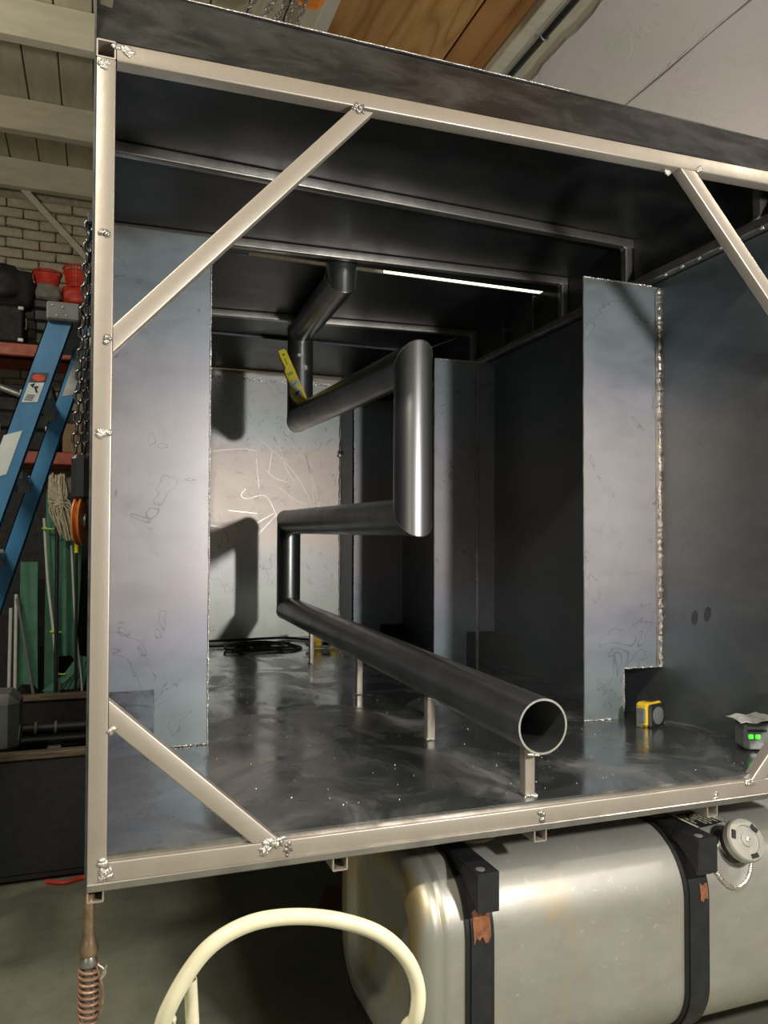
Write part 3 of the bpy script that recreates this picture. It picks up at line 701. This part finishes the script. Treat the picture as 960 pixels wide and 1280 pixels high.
# printed sticker: four corners on the flat top
q0, q1, q2, q3 = V((1.654, .195, TZ1+.0008)), V((1.768, .205, TZ1+.0008)), V((1.776, .10, TZ1+.0008)), V((1.650, .085, TZ1+.0008))
def st(u, v, u1, v1, z=.0): 
    f = lambda a, b_: q0.lerp(q1, a).lerp(q3.lerp(q2, a), b_)+V((0, 0, z)); return [f(u, v), f(u, v1), f(u1, v1), f(u1, v)]
sk = build(G().add(st(0, 0, 1, 1), [(0, 1, 2, 3)]), 'sticker', 'blackm', TK)
build(G().add(st(-.12, .0, .22, 1.0, .0004), [(0, 1, 2, 3)]), 'sticker_strip', 'cream', sk)
g = G(); rnd = random.Random(2)
for k, (a, b_) in enumerate(((.1, .75), (.1, .55), (.2, .9), (.15, .95), (.3, .8), (.1, .9))):
    u = .29+k*.115; v0 = a; 
    while v0 < b_: e = min(b_, v0+rnd.uniform(.10, .2)); g.add(st(u, v0, u+.05, e, .0006), [(0, 1, 2, 3)]); v0 = e+.03
build(g, 'sticker_print', 'cream', sk)
build(G().add(st(-.05, .3, .12, .5, .0007), [(0, 1, 2, 3)]).add(st(-.05, .62, .12, .80, .0007), [(0, 1, 2, 3)]), 'sticker_icon', 'hammerw', sk)
# chassis behind the tank, exhaust
CH = thing('truck_chassis', 'black truck chassis frame carrying the steel box behind the fuel tank', 'chassis', (2.6, 1.4, .5))
for y in (.95, 1.85):
    build(G().cbox(.9, 4.2, y, y+.08, .50, .798, .008), 'chassis_rail', 'blackm', CH)
for x in (1.3, 2.4, 3.5): build(G().cbox(x, x+.1, 1.03, 1.85, .55, .70, .005), 'cross_member', 'blackm', CH)
for x in (1.5, 3.4):
    w1 = build(G().lathe((x, 2.1, .45), (0, 1, 0), [(.2, 0), (.43, .02), (.45, .06), (.45, .24), (.43, .28), (.2, .3)], 40), 'wheel', 'rubber', CH)
    w2 = build(G().lathe((x, 1.25, .45), (0, 1, 0), [(.2, 0), (.43, .02), (.45, .06), (.45, .24), (.43, .28), (.2, .3)], 40), 'wheel', 'rubber', CH)
EX = thing('exhaust_pipe', 'silver braided exhaust section behind the right end of the tank', 'exhaust', (2.5, .84, .55))
build(G().tube([(2.3, .85, .50), (2.6, .85, .485), (3.4, .85, .46)], .085, 32), 'braided_sleeve', 'braid', EX)
build(G().tube([(3.38, .85, .462), (3.9, .85, .45)], .06, 20), 'outlet', 'lgrey', EX)
tag(build(G().cbox(2.35, 3.0, .74, .80, .30, .40, .02), 'air_line_housing', 'blackm'), 'black housing low behind the tank below the braided exhaust', 'housing')

# ------------------------------------------------------------ foreground: cream bent tube frame, tool under the post
FR = thing('bent_tube_frame', 'cream painted frame of bent steel tube in the foreground', 'tube frame', (.27, -.68, 0))
path = [(.07, -.64, 0), (.075, -.66, .4), (.085, -.68, .78), (.098, -.69, .905), (.115, -.70, .965), (.155, -.70, 1.02), (.205, -.70, 1.045), (.262, -.70, 1.048), (.33, -.70, 1.034), (.395, -.70, 1.005), (.437, -.70, .965), (.457, -.70, .92), (.455, -.70, .875), (.438, -.68, .8), (.42, -.66, .4), (.42, -.64, 0)]
build(G().tube(arc(path, 8), .0108, 20), 'frame_tube', 'cream', FR)
g = G(); pa, pb = V((.138, -.690, .982)), V((.20, -.64, 0)); t_ = (pb-pa).normalized(); u_ = t_.cross(V((1, 0, 0))).normalized(); w_ = t_.cross(u_)
ring = lambda p, r: [p+(u_*cos(2*pi*k/20)+w_*sin(2*pi*k/20))*r for k in range(20)]
g.rings([ring(pa+t_*.1, .0072), ring(pa, .0072), ring(pa, .0088), ring(pb, .0095)]); build(g, 'stub_tube', 'cream', FR)
build(G().tube([(.078, -.66, .45), (.42, -.655, .45)], .011, 14), 'lower_crossbar', 'cream', FR)
build(G().bead((.113, -.69, .955), (.118, -.682, .925), .005, .006), 'joint_weld', 'cream', FR)
HT = thing('spring_handled_tool', 'rust brown tool with coil spring grip hanging below the left post', 'hand tool', (.0, .02, 0))
bx = .006
build(G().lathe((bx, .02, .69), (0, 0, 1), [(.004, 0), (.019, .002), (.021, .010), (.015, .030), (.0115, .05), (.011, .13)], 20), 'forged_socket', 'bronze', HT)
build(G().lathe((bx, .02, .668), (0, 0, 1), [(.016, 0), (.018, .003), (.018, .012), (.014, .022)], 20), 'collar', 'tubed', HT)
g = G(); hp = []
for k in range(9*16+1):
    a = 2*pi*k/16; h = k/(9*16); hp.append((bx+.019*cos(a)*(1 if h < .8 else .95), .02+.019*sin(a), .67-.118*h))
build(g.tube(hp, .0036, 8), 'coil_spring', 'copper', HT)
build(G().tube([(bx, .02, .68), (bx, .02, .0)], .0085, 14), 'rod', 'tubed', HT)
build(G().tube(arc([(bx+.018, .012, .672), (bx+.034, .01, .655), (bx+.024, .01, .64), (bx+.036, .008, .668)], 6), .0022, 6), 'wire_clip', 'tube', HT)
build(G().tube(arc([(bx+.015, .012, .67), (bx+.028, .014, .62), (bx+.026, .016, .575), (bx+.01, .02, .552)], 6), .003, 6), 'side_wire', 'copper', HT)

# ------------------------------------------------------------ chains
def link_mesh(L, W, r, mat):
    p = []; s_ = (L-W)/2
    for k in range(13): a = -pi/2+pi*k/12; p.append((0, 0, 0) and 0 or ((W/2-r)*sin(a) if False else (W/2-r)*cos(a+pi/2)*-1, 0, s_+(W/2-r)*sin(a+pi/2)*1))
    p = []
    for k in range(9): a = pi*k/8; p.append(((W/2-r)*cos(a), 0, s_+(W/2-r)*sin(a)))
    for k in range(9): a = pi+pi*k/8; p.append(((W/2-r)*cos(a), 0, -s_+(W/2-r)*sin(a)))
    g = G().tube(p, r, 7, loop=True); me = bpy.data.meshes.new('link'); me.from_pydata([tuple(q) for q in g.v], [], g.f)
    me.materials.append(M[mat]); me.polygons.foreach_set('use_smooth', [True]*len(me.polygons)); return me
def chain(label, p0, p1, L, me, r, group=None, name='chain'):
    p0, p1 = V(p0), V(p1); root = thing(name, label, 'chain', p0, group); d = (p1-p0); n_ = int(d.length/(L-2*r)); q = d.to_track_quat('Z', 'Y')
    for k in range(n_+1):
        o = bpy.data.objects.new('link', me); C.objects.link(o); o.parent = root
        o.location = (p0.lerp(p1, k/n_)-p0)
        e = q @ Matrix.Rotation(R(90*(k % 2)+20+random.uniform(-8, 8)), 4, 'Z').to_quaternion(); o.rotation_mode = 'QUATERNION'; o.rotation_quaternion = e
    return root
lm = link_mesh(.034, .024, .0036, 'chaind')
chain('oiled load chain hanging beside the left post, outer strand', (-.016, .33, 2.36), (-.043, .38, 1.80), .034, lm, .0036, name='load_chain')
chain('oiled load chain hanging beside the left post, strand nearest the box', (-.013, .37, 2.38), (-.022, .42, 1.78), .034, lm, .0036, name='load_chain')
tag(build(G().cbox(-.020, -.005, .31, .39, 2.36, 2.39, .004), 'chain_anchor', 'black'), 'black anchor block on the box side where the load chains hang', 'anchor')
HB = thing('hook_block', 'black hook block with an orange sheave at the end of the load chain', 'hook block', (-.037, .365, 1.62))
build(G().cbox(-.052, -.010, .345, .415, 1.665, 1.785, .012), 'block_body', 'black', HB)
ax = V((.98, -.2, 0)).normalized()
build(G().lathe(V((-.030, .38, 1.617))-ax*.011, ax, [(.046, 0), (.060, .002), (.062, .006), (.050, .011), (.062, .016), (.060, .020), (.046, .022)], 36), 'sheave', 'orange', HB)
build(G().lathe(V((-.030, .38, 1.617))-ax*.016, ax, [(.018, 0), (.018, .032)], 20), 'sheave_hub', 'lgrey', HB)
lm2 = link_mesh(.042, .028, .0048, 'chain')
tops = [(.66, 3.86), (.735, 3.86), (.78, 3.86), (.80, 3.80), (.83, 3.86)]
for k, (x0, zz, sl) in enumerate(((.500, 3.573, .46), (.560, 3.572, .50), (.606, 3.553, .48), (.662, 3.556, .36), (.700, 3.557, .36))):
    yk = 1.2+(k % 3)*.035
    chain('steel lifting chain slanting up from the box roof, '+['leftmost strand', 'second strand from the left', 'middle strand of five', 'second strand from the right', 'rightmost strand'][k],
          (x0-sl*.695, yk, 2.872), (x0+sl*.33, yk, 3.88), .042, lm2, .0048, 'lifting chains above the box', 'lifting_chain')
HO = thing('chain_hoist', 'orange chain hoist hanging above the box roof', 'hoist', (.80, 1.23, 3.95))
build(G().cbox(.735, .86, 1.16, 1.34, 3.765, 3.92, .03), 'hoist_body', 'orangeb', HO)
build(G().tube([(.83, 1.24, 3.89), (.83, 1.24, 4.06), (.83, 1.535, 4.065)], .014, 12), 'suspension_hook', 'chain', HO)

# ------------------------------------------------------------ fluorescent batten above the roof slit
FL = thing('fluorescent_batten', 'fluorescent tube light seen through the slit in the roof', 'light', (2.1, 2.6, 3.3))
build(G().tube([(1.60, 2.6, 3.21), (2.72, 2.6, 3.21)], .024, 16), 'lamp_tube', 'tubelight', FL)
build(G().cbox(1.55, 2.77, 2.55, 2.65, 3.25, 3.31, .01), 'batten_housing', 'white', FL)
for x in (1.57, 2.73): build(G().cbox(x-.02, x+.02, 2.575, 2.625, 3.18, 3.26, .005), 'end_cap', 'white', FL)
for x in (1.8, 2.55): build(G().tube([(x, 2.6, 3.30), (x, 2.6, 4.042)], .004, 6), 'suspension_rod', 'lgrey', FL)

# ------------------------------------------------------------ ladder
LD = thing('step_ladder', 'blue fibreglass step ladder leaning beside the steel box', 'ladder', (-.5, 1.5, 0))
def rail(ztop, xt, y0, y1, sl, wd, zb=0, name='ladder_rail', mat='blue', fl=.028):
    a = V((xt, 0, ztop)); b_ = V((xt-sl*(ztop-zb), 0, zb))
    # C-channel: web facing the viewer with two flanges
    g = G()
    for (u0, u1, v0, v1) in ((-wd/2, wd/2, y0, y0+.004), (-wd/2, -wd/2+.004, y0, y1), (wd/2-.004, wd/2, y0, y1)):
        vs = []
        for p in (b_, a):
            for v in (v0, v1):
                for u in (u0, u1): vs.append((p.x+u, v, p.z))
        g.add(vs, [(0, 2, 3, 1), (4, 5, 7, 6), (0, 1, 5, 4), (2, 6, 7, 3), (0, 4, 6, 2), (1, 3, 7, 5)])
    return build(g, name, mat, LD)
SL = .39
fr_ = lambda z, z0=2.03, x0=-.239: x0+(z-z0)*SL*.74       # front rail centre line
xt = -.239+(2.375-2.027)*.31
rail(2.375, xt, 1.33, 1.37, .31, .088)
xb = -.147+(2.47-2.096)*.30
rail(2.47, xb, 1.73, 1.79, .30, .066)
rail(2.40, xb-.02, 1.82, 1.86, .30, .05, name='rear_rail')
# top cap
g = G().cbox(-.175, -.062, 1.30, 1.86, 2.378, 2.445, .006); build(g, 'top_cap', 'grey', LD)
for x, z in ((-.155, 2.43), (-.12, 2.425), (-.14, 2.392), (-.108, 2.395)): build(G().lathe((x, 1.30, z), (0, -1, 0), [(.005, -.001), (.004, .002), (.001, .003)], 8), 'rivet', 'lgrey', LD)
def sheet_on(z0, z1, y, off, wd, sl, xref, zref, name, mat, th=.0012, skew=.01):
    xc = lambda z: xref-(zref-z)*sl
    pl = [(xc(z0)+off-wd/2, y, z0-skew), (xc(z0)+off+wd/2, y, z0+skew), (xc(z1)+off+wd/2, y, z1+skew), (xc(z1)+off-wd/2, y, z1-skew)]
    return build(G().prism(pl, (0, -th, 0)), name, mat, LD, smooth=False)
lb = sheet_on(2.075, 2.155, 1.3295, -.005, .052, .31, xt, 2.375, 'warning_label', 'paper', skew=.002)
sheet_on(2.148, 2.185, 1.329, -.004, .056, .31, xt, 2.375, 'label_header', 'black', skew=.002)
g = G().lathe((xt-(2.375-2.167)*.31-.004, 1.3275, 2.166), (0, -1, 0), [(.013, 0), (.013, .0006)], 20); 
cx_ = xt-(2.375-2.167)*.31-.004; g.v = [V((cx_+(p.x-cx_)*1.6, p.y, p.z)) for p in g.v]; build(g, 'label_oval', 'redb', LD)
g = G(); lx0 = xt-(2.375-2.12)*.31-.005
for pl in ([(-.013, .024), (.004, .03), (-.004, .012)], [(0, .018), (.016, .02), (.012, .012), (.002, .01)], [(.002, .012), (.008, .012), (.014, -.004), (.006, -.004)]):
    g.prism([(lx0+a, 1.3275, 2.115+b_) for a, b_ in pl], (0, -.0006, 0))
for k in range(4): g.box(lx0-.024-.003*k, lx0+.004-.003*k, 1.3272, 1.3277, 2.099-k*.006, 2.1015-k*.006)
build(g, 'label_print', 'blackm', LD, smooth=False)
sheet_on(1.80, 1.96, 1.3295, -.022, .06, .31, xt, 2.375, 'pale_sheet', 'paper')
sheet_on(2.18, 2.45, 1.7295, .004, .042, .30, xb, 2.47, 'grip_strip', 'lgrey', skew=.004)
for k in range(7):
    z = .3+k*.3; xc = xt-(2.375-z)*.31
    st_ = build(G().cbox(xc-.05, xc+.06, 1.37, 1.74, z, z+.028, .004), 'step', 'lgrey', LD)
    build(G().cbox(xc+.01, xc+.055, 1.722, 1.729, z-.03, z+.04, .002), 'step_bracket', 'grey', LD)
build(G().cbox(xt-(2.375-1.60)*.31-.12, xt-(2.375-1.60)*.31-.03, 1.30, 1.328, 1.56, 1.61, .004), 'spreader_bracket', 'lgrey', LD)
build(sqtube((xt-.335, 1.31, 1.58), (xt-.36, 1.31, 1.1), .035, .02, (0, 1, 0), hollow=False), 'spreader_bar', 'hammerw', LD)

# ------------------------------------------------------------ black steel hopper at the left rear
HP = thing('steel_hopper', 'open black steel bin with timber edged rims standing on the garage floor', 'bin', (-.6, 2.6, 0))
build(G().cbox(-1.6, .35, 2.20, 2.235, .035, .567, .01), 'front_panel', 'black', HP)
build(G().cbox(-1.6, .35, 2.19, 2.25, .567, .600, .005), 'rim_timber', 'hammerw', HP)
build(G().cbox(-1.6, .35, 3.0, 3.03, .035, .69, .01), 'rear_panel', 'blackm', HP)
build(G().cbox(-1.6, .35, 2.985, 3.04, .69, .725, .005), 'rim_timber', 'hammerw', HP)
build(G().box(-1.6, .35, 2.2, 3.03, .02, .04), 'bottom_panel', 'blackm', HP)
for x in (-1.6, .32): build(G().box(x, x+.03, 2.235, 3.0, .035, .6), 'side_panel', 'blackm', HP)
HPI = thing('drain_pipe', 'black pipe with clamp lying inside the open black bin', 'pipe', (-.3, 2.86, .5))
build(G().tube([(-.6, 2.90, .555), (.2, 2.90, .56)], .032, 18), 'pipe_body', 'black', HPI)
build(G().tube([(-.6, 2.84, .505), (-.1, 2.85, .505), (.1, 2.88, .5)], .022, 14), 'pipe_body', 'black', HPI)
for x in (-.31, -.21): build(G().lathe((x, 2.90, .557), (1, 0, 0), [(.033, 0), (.037, .002), (.037, .014), (.033, .016)], 20), 'clamp_band', 'grey', HPI)
build(G().cbox(-.24, -.17, 2.80, 2.86, .46, .475, .003), 'clamp_foot', 'lgrey', HPI)
GC = thing('plastic_case', 'grey plastic case with rounded corners resting in the black bin', 'case', (-.45, 2.4, .6))
build(G().cbox(-.62, -.335, 2.27, 2.55, .565, .855, .045), 'case_body', 'grey', GC)
build(G().tube([(-.336, 2.30, .64), (-.33, 2.30, .70), (-.334, 2.50, .78)], .003, 6), 'edge_trim', 'lgrey', GC)
build(G().cbox(-.60, -.36, 2.30, 2.5, .04, .565, .01), 'case_stand', 'blackm', GC)
tag(build(G().tube(arc([(-.20, 2.17, .012), (-.12, 2.13, .012), (-.02, 2.16, .012), (.12, 2.1, .012)], 8), .010, 8), 'extension_cord', 'redb'), 'red cord lying on the floor at the foot of the black bin', 'cord')
tag(build(G().prism([(.86, 1.40, .002), (1.0, 1.70, .002), (1.6, 1.5, .002), (1.4, 1.1, .002)], (0, 0, .006)), 'cardboard_sheet', 'cardd'), 'brown cardboard sheet lying on the floor behind the tank', 'cardboard')

# ------------------------------------------------------------ canvases, poles and mop behind the bin
tag(build(G().cbox(-1.7, -.03, 3.60, 3.66, 0, 1.9, .01), 'storage_tarp', 'blackm'), 'black sheet hung behind the poles and green canvas', 'sheet')
def cloth(name, label, x0, x1, z0, z1, y, amp, fr, seed, mat='green', taper=0):
    g = G(); nx_, nz_ = 18, 24; rnd = random.Random(seed); ph = rnd.random()*6
    for lay in (0, .004):
        for j in range(nz_+1):
            for i in range(nx_+1):
                u, v = i/nx_, j/nz_; xx = x0+(x1-x0)*(.5+(u-.5)*(1-taper*(1-v)**2))
                zz = z0+(z1-z0)*v+(.05*sin(u*pi) if v < .02 else 0)
                g.v.append(V((xx, y+amp*sin(u*fr+ph+v*1.2)*(1.1-v)+amp*.5*sin(u*fr*2.1+v*3)-lay, zz)))
    K = (nx_+1)*(nz_+1)
    for j in range(nz_):
        for i in range(nx_):
            a = j*(nx_+1)+i; g.f.append([a, a+1, a+nx_+2, a+nx_+1]); g.f.append([K+a, K+a+nx_+1, K+a+nx_+2, K+a+1])
    for i in range(nx_):
        a = i; g.f.append([a, K+a, K+a+1, a+1]); a = nz_*(nx_+1)+i; g.f.append([a, a+1, K+a+1, K+a])
    for j in range(nz_):
        a = j*(nx_+1); b_ = a+nx_+1; g.f.append([a, b_, K+b_, K+a]); a += nx_; b_ += nx_; g.f.append([a, K+a, K+b_, b_])
    g.mi = [0]*len(g.f); return tag(build(g, name, mat), label, 'canvas')
cloth('green_canvas', 'wide green canvas hanging between two thin poles', -.275, -.09, .86, 1.66, 3.33, .022, 8, 4, taper=.35)
cloth('green_canvas', 'narrow green canvas strip standing left of the wide green canvas', -.43, -.335, .70, 1.46, 3.34, .012, 4, 8, taper=-.2)
cloth('green_canvas', 'green canvas strip high behind the blue ladder', -.30, -.22, .0, 1.90, 3.46, .008, 4, 6)
g = G()
for k in range(6):
    a = random.uniform(-.3, .3); g.prism([(-.30+k*.03, 3.25+k*.01, .70), (-.22+k*.03, 3.25+k*.01, .70), (-.14+k*.02, 3.25+k*.01, .78+.02*k), (-.17+k*.012, 3.25+k*.01, .80+.02*k)], (0, .004, 0))
tag(build(g, 'crumpled_canvas', 'green'), 'crumpled green canvas lying at the foot of the tall pole', 'canvas')
PO = thing('tall_pole', 'pale pole with lime cable ties before the green canvas', 'pole', (-.21, 3.26, .04))
build(G().tube(arc([(-.300, 3.28, 1.72), (-.275, 3.27, 1.35), (-.235, 3.26, 1.0), (-.208, 3.25, .66), (-.19, 3.25, .0)], 6), [.0085]*25, 12), 'pole_shaft', 'white', PO)
build(G().tube([(-.207, 3.25, .70), (-.205, 3.25, .75)], .014, 12), 'pole_joint', 'lgrey', PO)
for z, x in ((1.66, -.29), (1.05, -.241), (.80, -.216)):
    build(G().tube([(x-.018, 3.243, z), (x+.03, 3.235, z-.004), (x+.045, 3.24, z-.003)], .0045, 6), 'cable_tie', 'lime', PO)
    build(G().lathe((x, 3.262, z-.008), (0, 0, 1), [(.012, 0), (.012, .014)], 12), 'cable_tie', 'lime', PO)
tag(build(G().tube(arc([(-.148, 3.28, 1.56), (-.12, 3.27, 1.1), (-.075, 3.27, .65), (-.06, 3.27, 0)], 6), .006, 10), 'thin_pole', 'white'), 'thin white pole at the right edge of the green canvas', 'pole')
tag(build(G().tube([(-.485, 3.30, 0), (-.475, 3.30, 1.19)], .010, 12), 'aluminium_pole', 'white'), 'pale straight pole standing at far left, left one of two', 'pole')
tag(build(G().tube([(-.445, 3.30, 0), (-.447, 3.30, 1.27)], .010, 12), 'aluminium_pole', 'white'), 'pale straight pole standing at far left, right one of two', 'pole')
tag(build(G().tube([(-.345, 3.24, 0), (-.345, 3.24, .70), (-.44, 3.28, 1.25)], .009, 10), 'dark_pole', 'grey'), 'dark grey pole leaning across the narrow green canvas', 'pole')
MP = thing('string_mop', 'string mop standing head up beside the blue ladder', 'mop', (-.19, 3.2, 0))
build(G().tube([(-.22, 3.22, 0), (-.225, 3.22, 1.86)], .011, 12), 'mop_handle', 'black', MP)
build(G().cbox(-.27, -.19, 3.19, 3.24, 1.84, 1.90, .012), 'mop_clamp', 'lgrey', MP)
g = G(); rnd = random.Random(11)
for k in range(60):
    t = k/59; xt0 = -.268+.085*rnd.random(); xe = -.262+.11*rnd.random(); ze = 1.56+.12*abs(xe+.19)/.05*.5+rnd.uniform(0, .14); zt_ = 1.90+rnd.uniform(0, .06)
    yk = 3.13+rnd.uniform(0, .07); out = rnd.uniform(-.01, .035)
    g.tube(arc([(xt0+.02, 3.21, 1.88), (xt0, yk-.01, zt_+.02), (xt0+out*.6, yk-.02, zt_-.1), (xe+.012*sin(k), yk-.015, (zt_+ze)/2-.02), (xe+.03, yk, ze)], 4), .0052, 5)
build(g, 'mop_strings', 'mop', MP, kind='stuff')
YP = thing('capped_pole', 'black pole with a yellow sleeve beside the orange sheave', 'pole', (-.105, 3.2, 0))
build(G().tube([(-.105, 3.2, 0), (-.118, 3.2, 1.60)], .009, 10), 'pole_shaft', 'black', YP)
build(G().tube([(-.1172, 3.2, 1.515), (-.118, 3.2, 1.602)], .0115, 12), 'sleeve', 'yellowl', YP)

# ------------------------------------------------------------ storage rack on the back wall
RK = thing('storage_rack', 'storage rack with red beams at the back left of the garage', 'rack', (-.9, 3.9, 0))
for x in (-1.72, -.075):
    for y in (3.76, 4.15): build(G().cbox(x-.03, x+.03, y, y+.05, 0, 3.0, .004), 'upright', 'blackm', RK)
for z in (2.782, 2.088, 1.2):
    for y in (3.745, 4.16): build(G().cbox(-1.75, -.045, y-.01, y+.03, z, z+.082, .006), 'beam', 'redrack', RK)
    build(G().box(-1.72, -.06, 3.78, 4.16, z+.066, z+.08), 'shelf_deck', 'blackm', RK)
def tcase(x0, x1, z0, z1, label, y0=3.74, mat='grey'):
    t_ = thing('tool_case', label, 'case', ((x0+x1)/2, 3.85, z0), 'dark cases on the rack')
    build(G().cbox(x0, x1, y0, 4.1, z0, z0+(z1-z0)*.55, .012), 'case_body', mat, t_)
    build(G().cbox(x0, x1, y0-.002, 4.1, z0+(z1-z0)*.57, z1, .012), 'case_lid', mat, t_)
    for fx in (.3, .7): build(G().cbox(x0+(x1-x0)*fx-.012, x0+(x1-x0)*fx+.012, y0-.012, y0, z0+(z1-z0)*.45, z0+(z1-z0)*.68, .002), 'latch', 'lgrey', t_)
    return t_
tcase(-.40, -.10, 2.866, 3.02, 'lower of the two black tool cases on the top rack shelf', mat='black')
tcase(-.41, -.09, 3.022, 3.165, 'upper of the two black tool cases under the red basket', mat='black')
FC = thing('flight_case', 'black flight case with metal corners at the left end of the top rack shelf', 'case', (-.6, 3.85, 2.866))
build(G().cbox(-.80, -.47, 3.72, 4.1, 2.866, 3.10, .01), 'case_body', 'blackm', FC)
for z in (2.88, 3.085): build(G().cbox(-.50, -.465, 3.712, 3.74, z-.012, z+.012, .003), 'corner_fitting', 'lgrey', FC)
build(G().tube([(-.452, 3.72, 2.95), (-.446, 3.70, 2.98), (-.452, 3.72, 3.02)], .005, 6), 'handle', 'lgrey', FC)
def lump(name, label, cat, c, s, mat, seed, n=2.0):
    g = G(); nu, nv = 28, 16; rs = []
    for j in range(nv+1):
        ph = -pi/2+pi*j/nv; ring_ = []
        for i in range(nu):
            th = 2*pi*i/nu; d = V((cos(th)*cos(ph), sin(th)*cos(ph), sin(ph)))
            k = 1+.28*mnoise.noise(d*n+V((seed, 0, 0)))+.08*mnoise.noise(d*n*3+V((seed, 5, 0)))
            p = V((math.copysign(abs(d.x)**.7, d.x), math.copysign(abs(d.y)**.7, d.y), math.copysign(abs(d.z)**.8, d.z)))*k
            ring_.append(V((c[0]+p.x*s[0], c[1]+p.y*s[1], max(c[2]-s[2]*.92, c[2]+p.z*s[2]))))
        rs.append(ring_)
    g.rings(rs); return tag(build(g, name, mat, sharp=80), label, cat)
lump('black_bag', 'slumped black bag on top of the flight case', 'bag', (-.60, 3.88, 3.245), (.19, .14, .145), 'blackm', 1)
lump('cloth_bundle', 'grey cloth bundle lying below the red baskets', 'bundle', (-.325, 3.80, 3.225), (.075, .06, .06), 'cloth', 4)
def basket(label, x0, x1, z0, z1, y0=3.78, y1=3.98):
    t_ = thing('mesh_basket', label, 'basket', ((x0+x1)/2, (y0+y1)/2, z0), 'red baskets on the rack')
    def rg(z, f, n=28): 
        cx, cy = (x0+x1)/2, (y0+y1)/2; return [V((cx+(x1-x0)/2*f*cos(2*pi*k/n), cy+(y1-y0)/2*f*sin(2*pi*k/n), z)) for k in range(n)]
    g = G()
    for k in range(6): g.tube(rg(z0+(z1-z0)*k/5, .72+.28*k/5), .003 if k < 5 else .007, 5, loop=True)
    a_, b_ = rg(z0, .72), rg(z1, 1)
    for k in range(28): g.tube([a_[k], b_[k]], .003, 4)
    build(g, 'basket_mesh', 'redb', t_); build(G().rings([rg(z0, .70), rg(z1-.02, .96)], True, True, False), 'basket_liner', 'redb', t_)
basket('red mesh basket nearest the left post', -.24, -.06, 3.30, 3.43)
basket('red mesh basket left of the taller one', -.43, -.25, 3.29, 3.38)
lump('red_cloth', 'red cloth bundle below the red mesh basket', 'bundle', (-.165, 3.86, 3.235), (.09, .07, .07), 'redb', 9)
bx_ = G().cbox(-.225, -.11, 3.74, 4.05, 2.17, 2.36, .004); tag(build(bx_, 'cardboard_box', 'card'), 'brown cardboard box on the lower rack beam beside the ladder', 'box')
tcase(-.85, -.50, 2.17, 2.42, 'black case on the lower rack shelf at far left', mat='blackm')
tag(build(G().tube([(-.75, 3.72, 2.62), (-.47, 3.70, 2.52)], .022, 12), 'steel_tube_offcut', 'lgrey'), 'silver tube lying across the dark cases at far left', 'tube')
tcase(-.80, -.28, 2.42, 2.60, 'wide black case under the silver tube', mat='blackm')
tcase(-.48, -.25, 2.17, 2.41, 'black case left of the cardboard box', mat='blackm')
tcase(-.50, -.14, 1.30, 1.62, 'grey case on the lowest rack shelf behind the mop', mat='grey')
lump('grey_sack', 'grey sack on the lowest rack shelf behind the mop', 'sack', (-.17, 3.9, 1.86), (.09, .1, .16), 'cloth', 14)
